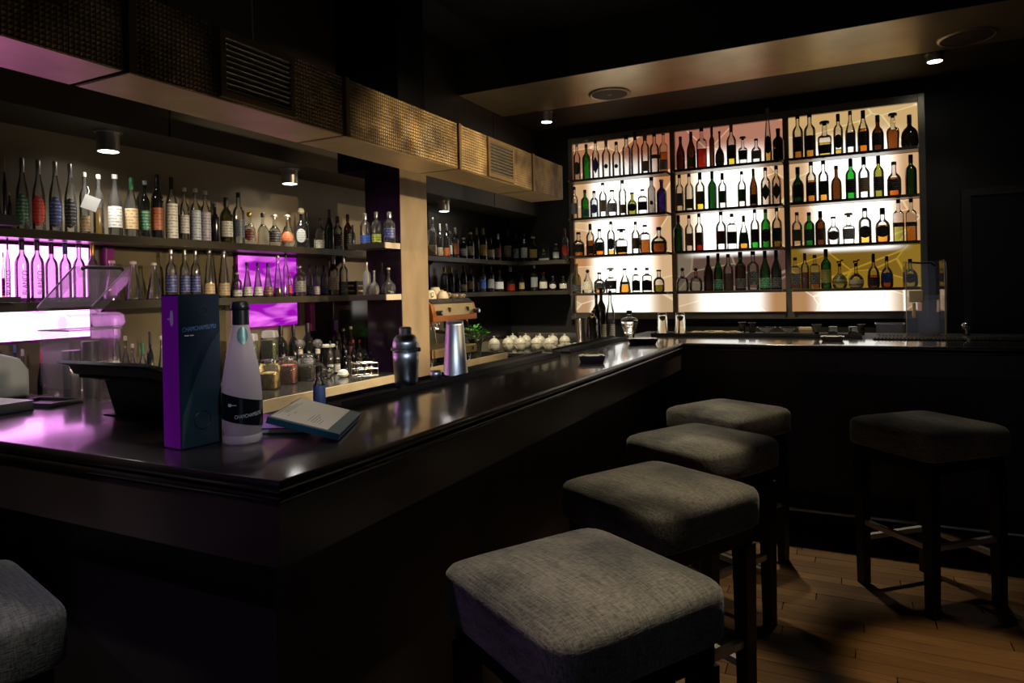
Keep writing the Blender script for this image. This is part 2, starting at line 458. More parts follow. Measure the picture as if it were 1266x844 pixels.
# ------------------------------------------------------------------ mesh helpers
class MB:
    def __init__(s):
        s.v, s.f = [], []
    def add(s, v, f):
        o = len(s.v)
        s.v += [tuple(p) for p in v]
        s.f += [tuple(i + o for i in q) for q in f]
        return s
    def box(s, x0, x1, y0, y1, z0, z1):
        v = [(x, y, z) for z in (z0, z1) for y in (y0, y1) for x in (x0, x1)]
        return s.add(v, [(0, 2, 3, 1), (4, 5, 7, 6), (0, 1, 5, 4), (2, 6, 7, 3), (0, 4, 6, 2), (1, 3, 7, 5)])
    def rings(s, rings, cap0=True, cap1=True):
        n = len(rings[0])
        v = [p for r in rings for p in r]
        f = []
        for i in range(len(rings) - 1):
            for j in range(n):
                k = (j + 1) % n
                f.append((i * n + j, i * n + k, (i + 1) * n + k, (i + 1) * n + j))
        if cap0:
            f.append(tuple(reversed(range(n))))
        if cap1:
            f.append(tuple((len(rings) - 1) * n + j for j in range(n)))
        return s.add(v, f)
    def lathe(s, prof, seg=16, ex=2.0, sy=1.0, c=(0, 0, 0), cap0=True, cap1=True, rot=0.0):
        rs = []
        for r, z in prof:
            ring = []
            for j in range(seg):
                a = 2 * PI * (j + 0.5) / seg + rot
                ca, sa = math.cos(a), math.sin(a)
                k = (abs(ca) ** ex + abs(sa) ** ex) ** (-1.0 / ex)
                ring.append((c[0] + r * k * ca, c[1] + r * k * sa * sy, c[2] + z))
            rs.append(ring)
        return s.rings(rs, cap0, cap1)
    def tube(s, pts, r, seg=8, closed=False):
        pts = [Vector(p) for p in pts]
        rs = []
        n = len(pts)
        for i, p in enumerate(pts):
            a = pts[max(0, i - 1)] if not closed else pts[i - 1]
            b = pts[min(n - 1, i + 1)] if not closed else pts[(i + 1) % n]
            d = (b - a).normalized()
            ref = Vector((0, 0, 1)) if abs(d.z) < 0.9 else Vector((1, 0, 0))
            x = d.cross(ref).normalized()
            y = x.cross(d)
            rr = r[i] if isinstance(r, (list, tuple)) else r
            rs.append([tuple(p + x * rr * math.cos(2 * PI * j / seg) + y * rr * math.sin(2 * PI * j / seg)) for j in range(seg)])
        if closed:
            rs.append(rs[0])
        return s.rings(rs, not closed, not closed)
    def prism(s, poly, axis, a, b):
        """poly of 2D points extruded along axis between a and b"""
        def P(u, v, t):
            return (t, u, v) if axis == 'X' else ((u, t, v) if axis == 'Y' else (u, v, t))
        n = len(poly)
        v = [P(u, w_, a) for u, w_ in poly] + [P(u, w_, b) for u, w_ in poly]
        f = [tuple(reversed(range(n))), tuple(range(n, 2 * n))] + [(i, (i + 1) % n, n + (i + 1) % n, n + i) for i in range(n)]
        return s.add(v, f)
    def xf(s, m):
        s.v = [tuple(m @ Vector(p)) for p in s.v]
        return s
    def mesh(s, name, mat, smooth=False, bevel=0):
        me = bpy.data.meshes.new(name)
        me.from_pydata(s.v, [], s.f)
        if bevel or True:
            bm = bmesh.new()
            bm.from_mesh(me)
            if bevel:
                bmesh.ops.bevel(bm, geom=[e for e in bm.edges if e.is_manifold and e.calc_face_angle(0) > 0.5], offset=bevel, segments=2, profile=0.7, affect='EDGES')
            bmesh.ops.recalc_face_normals(bm, faces=bm.faces)
            bm.to_mesh(me)
            bm.free()
        me.materials.append(mat)
        if smooth:
            me.shade_smooth()
            try:
                me.set_sharp_from_angle(angle=math.radians(38))
            except Exception:
                pass
        return me
    def build(s, name, mat, parent=None, smooth=False, bevel=0, loc=None):
        return link(name, s.mesh(name, mat, smooth, bevel), parent, loc)
def link(name, me, parent=None, loc=None, rotz=0):
    o = bpy.data.objects.new(name, me)
    COL.objects.link(o)
    if parent:
        o.parent = parent
    if loc:
        o.location = loc
    if rotz:
        o.rotation_euler.z = rotz
    return o
def tag(o, label, cat, group=None, kind=None):
    if label:
        o['label'] = label
    if cat:
        o['category'] = cat
    if group:
        o['group'] = group
    if kind:
        o['kind'] = kind
    return o
def thing(name, label, cat, loc=(0, 0, 0), rotz=0, group=None):
    o = bpy.data.objects.new(name, None)
    o.empty_display_size = 0.05
    COL.objects.link(o)
    o.location = loc
    o.rotation_euler = (0, 0, rotz)
    return tag(o, label, cat, group)
def structure(name, mb, mat, label=None, bevel=0):
    o = mb.build(name, mat, None, False, bevel)
    return tag(o, label, 'structure', None, 'structure')
def copy_tree(o, parent=None):
    c = o.copy()
    COL.objects.link(c)
    if parent:
        c.parent = parent
    for ch in list(o.children):
        copy_tree(ch, c)
    return c

# ================================================================== THE SETTING
XW, YB, XR, YF, ZC = -3.07, 6.08, 2.3, -1.3, 3.36      # left wall, back wall, right wall, wall behind the viewer, ceiling
def struct(name, mb, mat, label, cat, bevel=0):
    o = mb.build(name, mat, None, False, bevel)
    return tag(o, label, cat, None, 'structure')
floor = struct('floor', MB().box(XW, XR, YF, YB, -0.08, -0.014), pbr('floor_underlay', (0.02, 0.013, 0.008), 0.7), 'dark bed under the worn oak floorboards', 'floor')
struct('wall_left', MB().box(XW - 0.1, XW, YF, YB, -0.08, ZC), M_BARWALL, 'taupe plaster wall behind the back bar shelves', 'wall')
struct('wall_back', MB().box(XW - 0.1, XR + 0.1, YB, YB + 0.1, -0.08, ZC), M_WALLBACK, 'near-black back wall around the lit bottle display', 'wall')
struct('wall_right', MB().box(XR, XR + 0.1, YF, YB, -0.08, ZC), M_WALL, 'dark bronze wall on the right of the room', 'wall')
struct('wall_front', MB().box(XW - 0.1, XR + 0.1, YF - 0.1, YF, -0.08, ZC), M_WALL, 'dark bronze wall behind the viewer', 'wall')
struct('ceiling', MB().box(XW - 0.1, XR + 0.1, YF - 0.1, YB + 0.1, ZC, ZC + 0.1), M_CEIL, 'black painted ceiling above the bar', 'ceiling')
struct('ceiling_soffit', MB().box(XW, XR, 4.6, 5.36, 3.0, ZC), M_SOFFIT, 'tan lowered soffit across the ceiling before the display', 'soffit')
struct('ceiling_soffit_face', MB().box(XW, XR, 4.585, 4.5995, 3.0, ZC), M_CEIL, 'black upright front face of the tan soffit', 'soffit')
struct('ceiling_strip', MB().box(XW, XR, 5.36, YB, 3.012, ZC), M_WALL, 'dark lowered ceiling strip between soffit and back wall', 'soffit')
M_BULK = pbr('smoky_bulkhead_paint', (0.026, 0.020, 0.013), 0.5, 0, 0.5, 2.5)
fas = struct('ceiling_bulkhead', MB().box(XW, -2.74, YF, 4.6, 2.18, ZC), M_BULK, 'dark bulkhead above the back bar shelves', 'bulkhead')
MB().box(XW, -2.74, 4.6, YB, 2.18, 3.0).build('rear_section', M_WALL, fas)
for yy in (5.165,):
    MB().box(-2.7405, -2.735, yy, yy + 0.012, 2.19, 3.0).build('panel_joint', M_BLACKPL, fas)
for yy in (2.05,):
    MB().box(-2.7405, -2.734, yy, yy + 0.05, 2.18, ZC).build('cover_strip', M_BULK, fas)

# unseen glowing window, added behind the viewer for cool light on steel and box
win = struct('added_window', MB().box(0.25, 1.55, YF + 0.001, YF + 0.03, 0.35, 2.30), emit('cool_glow_pane', (0.60, 0.75, 1.0), 0.2), 'wide added glowing window in the unseen wall behind the viewer', 'window')
MB().box(0.20, 0.25, YF + 0.001, YF + 0.05, 0.30, 2.35).box(1.55, 1.60, YF + 0.001, YF + 0.05, 0.30, 2.35).box(0.25, 1.55, YF + 0.001, YF + 0.05, 0.30, 0.35).box(0.25, 1.55, YF + 0.001, YF + 0.05, 2.30, 2.35).build('added_window_frame', M_BASE, win)
# door in the dark back wall, right of the display
door = struct('door_1', MB().box(0.80, 1.75, YB - 0.045, YB - 0.001, 0, 2.08), pbr('dark_door_paint', (0.011, 0.009, 0.008), 0.4), 'near-black door in the back wall, right edge', 'door')
fr = MB().box(0.74, 0.80, YB - 0.055, YB - 0.001, 0, 2.14).box(1.75, 1.81, YB - 0.055, YB - 0.001, 0, 2.14).box(0.80, 1.75, YB - 0.055, YB - 0.001, 2.085, 2.14)
fr.build('door_frame', M_BASE, door)
MB().tube([(0.87, YB - 0.045, 1.05), (0.87, YB - 0.09, 1.05), (0.97, YB - 0.09, 1.05)], 0.009).build('door_handle', M_SATIN, door, True)

# floorboards: narrow oak strips running across the view
PW = 0.078
lens_ = (0.62, 0.85, 1.08, 1.30)
plank_me = [MB().box(0.002, L - 0.002, 0.0012, PW - 0.0012, -0.014, 0.0).mesh('floorboard', M_PLANK, bevel=0.0012) for L in lens_]
npl = 0
y = 1.45
while y < 4.30:
    x = -1.05 + random.uniform(-0.5, 0)
    while x < 1.9:
        k = random.randrange(4)
        dz = random.uniform(-0.0008, 0.0)
        # keep only boards that can show to the right of the stools
        if x + lens_[k] > -0.75 and x < 0.55 + (y - 1.3) * 0.42:
            link('floorboard', plank_me[k], floor, (x, y, dz))
            npl += 1
        x += lens_[k]
    y += PW
MB().box(XW, XR, YF, 1.45, -0.014, -0.0004).box(XW, -1.55, 1.45, YB, -0.014, -0.0004).box(-1.55, XR, y, YB, -0.014, -0.0004).build('floorboard_field', M_PLANK, floor)['kind'] = 'stuff'

M_PURPLEREFLECT = pbr('black_lacquer_purple_reflection', (0.016, 0.005, 0.022), 0.12, 0, 0.2, 3)  # black gloss face; its purple reflection is tinted into the colour
# freestanding column in the back counter
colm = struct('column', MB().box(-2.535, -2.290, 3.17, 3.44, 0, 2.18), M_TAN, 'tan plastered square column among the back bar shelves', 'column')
MB().box(-2.535, -2.292, 3.164, 3.1705, 0, 2.18).build('dark_face', M_PURPLEREFLECT, colm)
struct('column_head', MB().box(-2.74, -2.290, 3.17, 3.44, 2.18, ZC), pbr('flat_black_beam', (0.0025, 0.0025, 0.0025), 0.9, 0, 0.1, 3, spec=0.1), 'dark beam stub joining column to the bulkhead', 'beam')

# ================================================================== BACK BAR
# dark lining panels on the wall between the shelves
def wall_panel(y0, y1, z0, z1, mat, label):
    o = MB().box(XW + 0.001, XW + 0.02, y0, y1, z0, z1).build('lining_panel', mat, None, False, 0.002)
    return tag(o, label, 'panel', None, 'structure')
M_LINING = pbr('smoky_bronze_panel', (0.13, 0.105, 0.06), 0.22, 0.1, 0.5, 4)
wall_panel(1.95, 2.60, 1.02, 1.69, M_LINING, 'smoky bronze panel between the two purple light panels')
wall_panel(3.24, 3.46, 1.02, 1.42, M_GLOSSBLACK, 'gloss black panel right of the small purple light panel')
wall_panel(3.46, 4.6, 1.02, 1.42, M_GLOSSBLACK, 'gloss black panel behind the column')
wall_panel(4.6, 6.05, 1.02, 2.18, pbr('black_lining', (0.006, 0.005, 0.005), 0.25, 0, 0.2, 4), 'black panel behind the rear shelves')
def purple_light(loc, w_, h, mat, label):
    t = thing('light_panel', label, 'light panel', loc)
    MB().box(0.0, 0.016, -w_ / 2, w_ / 2, -h / 2, h / 2).build('diffuser', mat, t, False, 0.002)
    f = MB()
    for s in (-1, 1):
        f.box(0.0, 0.022, s * w_ / 2 - 0.006, s * w_ / 2 + 0.006, -h / 2, h / 2)
        f.box(0.0, 0.022, -w_ / 2 - 0.006, w_ / 2 + 0.006, s * h / 2 - 0.006, s * h / 2 + 0.006)
    f.build('frame', pbr('violet_acrylic_edge', (0.20, 0.02, 0.22), 0.25), t)
    return t
PUR_A = purple_panel('magenta_white_light', 4.2, False, None, (1.0, 0.30, 0.97))
PUR_B = purple_panel('white_violet_light', 5.0, False, None, (1.0, 0.36, 0.98))
PUR_C = purple_panel('magenta_swirl_light', 1.15, True, (0.30, 0.004, 0.40), (1.0, 0.20, 0.95))
purple_light((XW + 0.001, 1.60, 1.575), 0.54, 0.23, PUR_A, 'glowing magenta-white panel behind the tequila bottles')
purple_light((XW + 0.001, 1.60, 1.350), 0.54, 0.13, PUR_B, 'glowing white panel under the lower shelf, behind the bin')
purple_light((XW + 0.001, 2.91, 1.575), 0.46, 0.23, PUR_C, 'magenta swirl-patterned panel between the shelves')
purple_light((XW + 0.001, 2.91, 1.345), 0.46, 0.145, PUR_C, 'magenta swirl-patterned panel below the lower shelf')
for (yy, z0, z1, lab) in ((1.945, 1.04, 1.69, 'thin violet acrylic strip beside the large light panel'), (3.235, 1.23, 1.42, 'pink acrylic strip right of the small light panel')):
    tag(MB().box(XW + 0.001, XW + 0.05, yy - 0.02, yy + 0.02, z0, z1).build('acrylic_strip', pbr('violet_acrylic', (0.22, 0.02, 0.16), 0.3), None, False, 0.003), lab, 'strip', None, 'structure')

def shelf_run(x0, x1, y0, y1, ztop, label, brackets=(), th=0.036, group=None):
    t = thing('wall_shelf', label, 'shelf', (0, 0, 0), 0, group)
    MB().box(x0, x1, y0, y1, ztop - th, ztop).build('board', M_SHELF, t, False, 0.002)
    for yy in brackets:
        MB().prism([(x0, ztop - th), (x0 + 0.13, ztop - th), (x0, ztop - th - 0.09)], 'Y', yy - 0.006, yy + 0.006).xf(Matrix(((1, 0, 0, 0), (0, 1, 0, 0), (0, 0, 1, 0), (0, 0, 0, 1)))).build('bracket', M_BLACKPL, t)
    return t
shelf_run(XW, -2.87, 1.20, 4.9, 1.735, 'long dark upper shelf on the left wall', (3.47, 4.5))
shelf_run(XW, -2.87, 1.20, 4.9, 1.448, 'long dark lower shelf on the left wall', (3.30, 4.5))
shelf_run(XW, -2.87, 4.902, YB, 1.735, 'upper rear shelf, left run beyond the column')
shelf_run(XW, -2.87, 4.902, YB, 1.448, 'lower rear shelf, left run beyond the column')
shelf_run(-2.868, -2.395, 5.85, YB, 1.735, 'upper rear shelf along the dark back wall')
shelf_run(-2.868, -2.395, 5.85, YB, 1.448, 'lower rear shelf along the dark back wall')
for z, lab in ((1.735, 'small upper shelf fixed to the column front'), (1.448, 'small lower shelf fixed to the column front')):
    t = thing('column_shelf', lab, 'shelf')
    MB().box(-2.55, -2.296, 3.02, 3.163, z - 0.03, z).build('board', M_SHELF, t, False, 0.002)
    MB().box(-2.2955, -2.290, 3.025, 3.163, z - 0.031, z + 0.001).build('end_plate', pbr('ivory_plate', (0.6, 0.52, 0.38), 0.4), t)
for z0, z1, lab in ((1.736, 1.776, 'black end block on the upper shelf, left edge'), (1.449, 1.47, 'black end block on the lower shelf, left edge')):
    tag(MB().box(XW + 0.03, -2.80, 1.21, 1.455, z0, z1).build('shelf_block', M_BLACKPL, None, False, 0.003), lab, 'block')
# tall frosted bottle on the end block
def back_counter(name, label, x0, x1, y0, y1, ztop, front='X'):
    t = thing(name, label, 'counter')
    MB().box(x0, x1 - 0.012 if front == 'X' else x1, y0 if front == 'X' else y0 + 0.012, y1, ztop - 0.055, ztop).build('worktop', M_WORKTOP, t, False, 0.002)
    if front == 'X':
        MB().box(x1 - 0.0115, x1, y0, y1, ztop - 0.055, ztop - 0.001).build('pale_edge', M_EDGE, t)
        MB().box(x0, x1 - 0.04, y0, y1, 0.0, ztop - 0.056).build('cabinet', M_BASE, t)
    else:
        MB().box(x0, x1, y0, y0 + 0.0115, ztop - 0.055, ztop - 0.001).build('steel_edge', M_STEEL, t)
        MB().box(x0, x1, y0 + 0.04, y1, 0.0, ztop - 0.056).build('cabinet', M_BASE, t)
    return t
back_counter('back_counter', 'dark worktop with pale edge under the left shelves', XW + 0.002, -2.29, 1.485, 3.166, 1.0)
back_counter('back_counter', 'dark worktop with pale edge behind the column carrying coffee machine', XW + 0.002, -2.29, 3.444, 4.47, 1.0)
rc = back_counter('rear_counter', 'steel-edged low rear counter below the dark back wall', XW + 0.002, -1.62, 5.2, YB - 0.002, 0.9, 'Y')
MB().box(-2.98, -2.36, YB - 0.03, YB - 0.003, 0.901, 1.04).build('splashback', M_SATIN, rc)
MB().box(-2.68, -2.25, 5.24, 5.44, 0.9005, 0.912).build('drain_tray', M_STEEL, rc, False, 0.003)
for i in range(10):
    MB().box(-2.64 + i * 0.04, -2.625 + i * 0.04, 5.26, 5.42, 0.9121, 0.915).build('tray_rib', M_SATIN, rc)

# can lights
def can_light(loc, label, watts, deg=105, color=WHITE, r=0.045, h=0.085, tgt=None):
    t = thing('can_light', label, 'lamp', loc, 0, None)
    MB().lathe([(r, -h), (r, 0)], 24, cap0=False, cap1=True).lathe([(r - 0.004, -h), (r - 0.004, -h + 0.03)], 24, cap0=False, cap1=False).lathe([(r - 0.004, -h), (r, -h)], 24, cap0=False, cap1=False).build('housing', pbr('chrome_housing', (0.85, 0.84, 0.82), 0.32, 1.0, 0.05), t, True)
    MB().lathe([(r - 0.006, -h + 0.012), (r - 0.006, -h + 0.016)], 20).build('lens', emit('lamp_lens', (1.0, 0.97, 0.9), 22), t)
    MB().lathe([(r + 0.012, -0.004), (r + 0.012, 0)], 24).build('ceiling_plate', M_SATIN, t, True)
    tg = tgt or (loc[0], loc[1], loc[2] - 1)
    l = spot('can_light_beam', (loc[0], loc[1], loc[2] - h - 0.005), tg, watts, deg, color, 0.8, 0.03)
    l.parent = t
    l.location = (0, 0, -h - 0.006)
can_light((-2.88, 1.855, 2.18), 'steel can light nearest the left edge, under the bulkhead', 17)
can_light((-2.88, 2.92, 2.18), 'steel can light over the crystal decanters', 24)
can_light((-2.88, 4.57, 2.18), 'steel can light just right of the column', 12)
can_light((-2.36, 5.45, 3.012), 'small can light between duct end and display', 8, r=0.05, h=0.09)
can_light((0.537, 5.47, 3.012), 'small can light under the ceiling at right', 9, r=0.05, h=0.05)
def speaker(loc, label):
    t = thing('ceiling_speaker', label, 'speaker', loc)
    MB().lathe([(0.165, 0), (0.165, -0.008), (0.150, -0.014), (0.140, -0.010)], 40, cap0=True, cap1=False).build('rim', M_SOFFIT, t, True)
    MB().lathe([(0.139, -0.004), (0.139, -0.009), (0.05, -0.011), (0.0, -0.011)], 40, cap0=False, cap1=False).build('grille', pbr('brown_speaker_mesh', (0.09, 0.06, 0.03), 0.5, 0.3, 0.3, 90, 0.6, 400), t, True)
    MB().box(-0.016, 0.016, -0.006, 0.006, -0.0135, -0.0105).build('badge', M_SATIN, t)
speaker((-1.688, 5.165, 3.0), 'round speaker in the tan soffit above the left display bay')
speaker((0.682, 5.14, 3.0), 'round speaker in the tan soffit at the right edge')

# ------------------------------------------------------------------ air duct
duct = thing('air_duct', 'hammered bronze rectangular air duct hanging above the bar', 'duct')
DX0, DX1, DZ0, DZ1 = -1.935, -1.70, 2.052, 2.272
M_GRILLE = pbr('dark_bronze_frame', (0.20, 0.13, 0.06), 0.42, 0.4, 0.3, 20)
cuts = [0.15, 1.148, 2.010, 2.838, 3.693, 4.18]
MB().box(DX0 + 0.01, DX1 - 0.01, 0.16, 4.17, DZ0 + 0.01, DZ1 - 0.01).build('duct_core', M_BLACKPL, duct)
for i in range(5):
    a, b = cuts[i] + 0.007, cuts[i + 1] - 0.007
    sec = MB().box(DX0, DX1, a, b, DZ0, DZ1).build('duct_section', M_HAMMER, duct, False, 0.003)
    MB().box(DX0 + 0.004, DX1 - 0.004, a + 0.004, b - 0.004, DZ0 - 0.0015, DZ0 + 0.002).build('bottom_sheet', M_DUCTUNDER, sec)
    if i:
        MB().box(DX1 - 0.004, DX1 + 0.004, a, a + 0.022, DZ0 - 0.002, DZ1 + 0.004).build('flange', M_GRILLE, sec)
for (a, b, lab) in ((1.44, 1.748, 0), (3.128, 3.434, 1)):
    g = MB()
    z0, z1 = DZ0 + 0.006, DZ1 - 0.006
    x0, x1 = DX1 - 0.004, DX1 + 0.012
    g.box(x0, x1, a, a + 0.022, z0, z1).box(x0, x1, b - 0.022, b, z0, z1).box(x0, x1, a + 0.022, b - 0.022, z0, z0 + 0.022).box(x0, x1, a + 0.022, b - 0.022, z1 - 0.022, z1)
    gr = g.build('vent_grille', M_GRILLE, duct, False, 0.002)
    MB().box(DX1 + 0.0005, DX1 + 0.0015, a + 0.02, b - 0.02, z0 + 0.02, z1 - 0.02).build('vent_dark_sheet', M_CEIL, gr)  # black sheet on the duct skin stands in for the shaded opening
    n = 10
    zz0, zz1 = z0 + 0.024, z1 - 0.024
    sl = MB().prism([(0.002, 0.0), (0.011, 0.0045), (0.011, 0.0058), (0.002, 0.0010)], 'Y', a + 0.022, b - 0.022).mesh('slat', pbr('vent_slat_metal', (0.55, 0.46, 0.32), 0.35, 0.6), )
    for k in range(n):
        link('slat', sl, gr, (DX1, 0, zz0 + (zz1 - zz0 - 0.006) * k / (n - 1)))
MB().tube([(DX1 - 0.06, 1.63, DZ1), (DX1 - 0.06, 1.63, ZC)], 0.004).build('hanger_rod', pbr('pale_rod', (0.5, 0.38, 0.22), 0.4, 0.3), duct, True)

# ------------------------------------------------------------------ the bar counter
OUT = [(XW + 0.003, 0.938), (-0.968, 0.938), (-0.968, 4.32), (XR - 0.003, 4.32)]
def offset_line(pts, d):
    """polyline moved d to its left, mitred"""
    res = []
    for i, p in enumerate(pts):
        dirs = []
        if i:
            dirs.append((Vector(pts[i]) - Vector(pts[i - 1])).normalized())
        if i < len(pts) - 1:
            dirs.append((Vector(pts[i + 1]) - Vector(pts[i])).normalized())
        n = [Vector((-q.y, q.x)) for q in dirs]
        if len(n) == 1:
            m = n[0]
        else:
            m = (n[0] + n[1]) / (1 + n[0].dot(n[1]))
        res.append((p[0] + m.x * d, p[1] + m.y * d))
    return res
def sweep(prof, pts=OUT):
    """closed profile (offset, z) swept along the bar outline"""
    mb = MB()
    secs = [offset_line(pts, d) for d, z in prof]
    rings = [[(secs[k][i][0], secs[k][i][1], prof[k][1]) for k in range(len(prof))] for i in range(len(pts))]
    return mb.rings(rings)
bar = thing('bar_counter', 'black-brown lacquered U-shaped bar counter with moulded edge', 'bar', (0, 0, 0))
TOPD = 0.54
def arc(cx, cz, r, a0, a1, n):
    return [(cx - r * math.cos(math.radians(a0 + (a1 - a0) * k / n)), cz + r * math.sin(math.radians(a0 + (a1 - a0) * k / n))) for k in range(n + 1)]
sweep([(TOPD, 1.10)] + arc(0.013, 1.087, 0.013, 90, -50, 12) + [(0.012, 1.0735), (TOPD, 1.0735)]).build('countertop', M_COUNTER, bar, True)
sweep([(TOPD, 1.072), (0.006, 1.072)] + arc(0.004, 1.0655, 0.0075, 60, -60, 8) + [(0.008, 1.058), (TOPD, 1.058)]).build('edge_moulding', M_COUNTER, bar, True)
sweep([(0.05, 1.057), (0.004, 1.057), (0.004, 0.935), (0.05, 0.935)]).build('apron', M_APRON, bar)
BASE = [(XW + 0.003, 1.045), (-1.095, 1.045), (-1.095, 4.44), (XR - 0.003, 4.44)]
sweep([(0.04, 1.057), (0.0, 1.057), (0.0, 0.10), (0.04, 0.10)], BASE).build('base_panel', M_BASE, bar)
sweep([(0.09, 0.0985), (0.05, 0.0985), (0.05, 0.0), (0.09, 0.0)], BASE).build('kick_plate', M_BLACKPL, bar)
sweep([(0.0, 1.057), (0.02, 1.057), (0.02, 0.0), (0.0, 0.0)], offset_line(OUT, TOPD - 0.03)).build('inner_panel', M_BASE, bar)
MB().box(-1.562, -1.545, 1.60, 4.30, 1.012, 1.030).build('work_light_strip', emit('warm_led_strip', (1.0, 0.80, 0.56), 20), bar)
MB().box(-1.545, -1.536, 1.60, 4.30, 1.010, 1.034).build('strip_channel', M_SATIN, bar)
MB().box(-1.505, XR - 0.003, 4.862, 5.47, 1.055, 1.0995).build('service_ledge', M_RUBBER, bar)
MB().box(-1.505, XR - 0.003, 5.44, 5.46, 0.0, 1.054).build('ledge_panel', M_BASE, bar)
for x in (-0.99 + 0.9, 0.9, 1.7):
    MB().box(x, x + 0.006, 4.3185, 4.326, 0.94, 1.055).build('apron_joint', M_BLACKPL, bar)

def bar_mat(x0, x1, y0, y1, label):
    t = thing('bar_mat', label, 'mat', (0, 0, 1.10))
    MB().box(x0, x1, y0, y1, 0.0, 0.012).build('tray', M_RUBBER, t, False, 0.003)
    b = MB()
    for s in (0, 1):
        if x1 - x0 < y1 - y0:
            xx = x0 if s == 0 else x1 - 0.004
            b.box(xx, xx + 0.004, y0, y1, 0.0122, 0.024)
        else:
            yy = y0 if s == 0 else y1 - 0.008
            b.box(x0, x1, yy, yy + 0.008, 0.0122, 0.024)
    b.build('raised_rim', M_RUBBER, t)
bar_mat(-1.514, -1.400, 1.62, 3.36, 'long black rubber bar mat under the shakers')
bar_mat(-1.514, -1.400, 3.50, 4.60, 'black rubber bar mat before the pourer bottles')
bar_mat(-1.32, 0.05, 4.87, 4.98, 'black rubber bar mat along the rear bar under upturned glasses')
def nub_mat(x0, x1, y0, y1, label):
    t = thing('drip_mat', label, 'mat', (0, 0, 1.1005))
    MB().box(x0, x1, y0, y1, 0, 0.008).build('sheet', M_RUBBER, t, False, 0.003)
    n = MB()
    i = 0
    yy = y0 + 0.012
    while yy < y1 - 0.008:
        xx = x0 + 0.012
        while xx < x1 - 0.008:
            n.box(xx - 0.005, xx + 0.005, yy - 0.005, yy + 0.005, 0.0081, 0.014)
            xx += 0.02
        yy += 0.02
    o = n.build('nubs', pbr('worn_rubber_nub', (0.06, 0.05, 0.035), 0.4), t)
    o['kind'] = 'stuff'
nub_mat(0.11, 0.60, 4.78, 4.98, 'nubbed black rubber drip mat before the ice bin')
nub_mat(0.62, 1.35, 4.80, 4.98, 'nubbed black rubber drip mat at the right edge')
tag(MB().box(0.60, 0.615, 4.78, 4.98, 1.1005, 1.114).build('divider_strip', M_SATIN, None), 'thin steel strip between the two drip mats', 'strip')

# foot rail along the rear bar
t = thing('foot_rail', 'brushed steel foot rail low along the rear bar', 'rail')
MB().tube([(-0.80, 4.30, 0.135), (XR - 0.05, 4.30, 0.135)], 0.019, 12).build('tube', M_SATIN, t, True)
for x in (-0.6, 0.31, 1.2):
    MB().tube([(x, 4.30, 0.116), (x, 4.30, 0.0)], 0.011, 8).build('post', M_SATIN, t, True)

# ------------------------------------------------------------------ backlit bottle display
disp = thing('bottle_display', 'steel-framed backlit bottle display of three bays on back wall', 'display')
XB = [-2.375, -1.405, -0.468, 0.497]
ZB = [1.232, 1.419, 1.768, 2.118, 2.475, 2.835]
M_FRAME = pbr('dull_steel_frame', (0.30, 0.27, 0.21), 0.35, 0.9, 0.3, 14)
BW = 0.045
for i, x in enumerate(XB):
    MB().box(x - BW / 2, x + BW / 2, 6.030, YB - 0.001, ZB[0] - 0.058, ZB[5] + 0.058).build('upright', M_FRAME, disp, False, 0.003)
for z in (ZB[0] - 0.028, ZB[5] + 0.028):
    for i in range(3):
        MB().box(XB[i] + BW / 2, XB[i + 1] - BW / 2, 6.032, YB - 0.001, z - 0.030, z + 0.030).build('cross_rail', M_FRAME, disp, False, 0.003)
for r in range(4):
    for i in range(3):
        sh = MB().box(XB[i] + BW / 2 + 0.001, XB[i + 1] - BW / 2 - 0.001, 5.90, 6.050, ZB[r + 1] - 0.022, ZB[r + 1]).build('shelf_board', M_SHELF, disp, False, 0.002)
        for s in (XB[i] + BW / 2 + 0.012, XB[i + 1] - BW / 2 - 0.012):
            MB().lathe([(0.010, 0), (0.010, 0.014)], 10, c=(0, 0, 0)).xf(Matrix.Translation((s, 5.899, ZB[r + 1] - 0.011)) @ Matrix.Rotation(PI / 2, 4, 'X')).build('clip', M_SATIN, sh, True)
HW = (XB[1] - XB[0] - BW) / 2
AMB, ROSE, CRM = (0.78, 0.40, 0.16), (0.62, 0.27, 0.16), (0.98, 0.82, 0.55)
PM = {}
PM['top'] = [print_panel('panel_top_%d' % k, ((0.52, 0.17, 0.08), (0.50, 0.18, 0.12), (0.72, 0.38, 0.10))[k], ((0.80, 0.48, 0.26), (0.72, 0.36, 0.22), (0.88, 0.62, 0.30))[k], 2.2, 1.5, 0.75, 0, HW * 1.1, (-0.12, 0.06, 1.0, 0.0)) for k in range(3)]
PM['mid'] = print_panel('panel_bright', (0.60, 0.26, 0.10), (0.84, 0.55, 0.29), 2.2, 2.3, 0.80, 0, HW * 0.98)
PM['low'] = print_panel('panel_low', (0.52, 0.24, 0.08), (0.78, 0.58, 0.36), 2.6, 1.5, 0.80, 0, HW * 0.96)
PM['mauve'] = print_panel('panel_mauve', (0.085, 0.030, 0.026), (0.20, 0.155, 0.10), 2.0, 1.3, 1.0, 0, HW * 1.1, (0.11, 0.165, 0.0, 1.0))
PM['ochre'] = print_panel('panel_ochre', (0.17, 0.09, 0.008), (0.30, 0.175, 0.012), 2.4, 1.6, 1.0, 0, HW * 1.1, (0.11, 0.165, 0.0, 1.0))
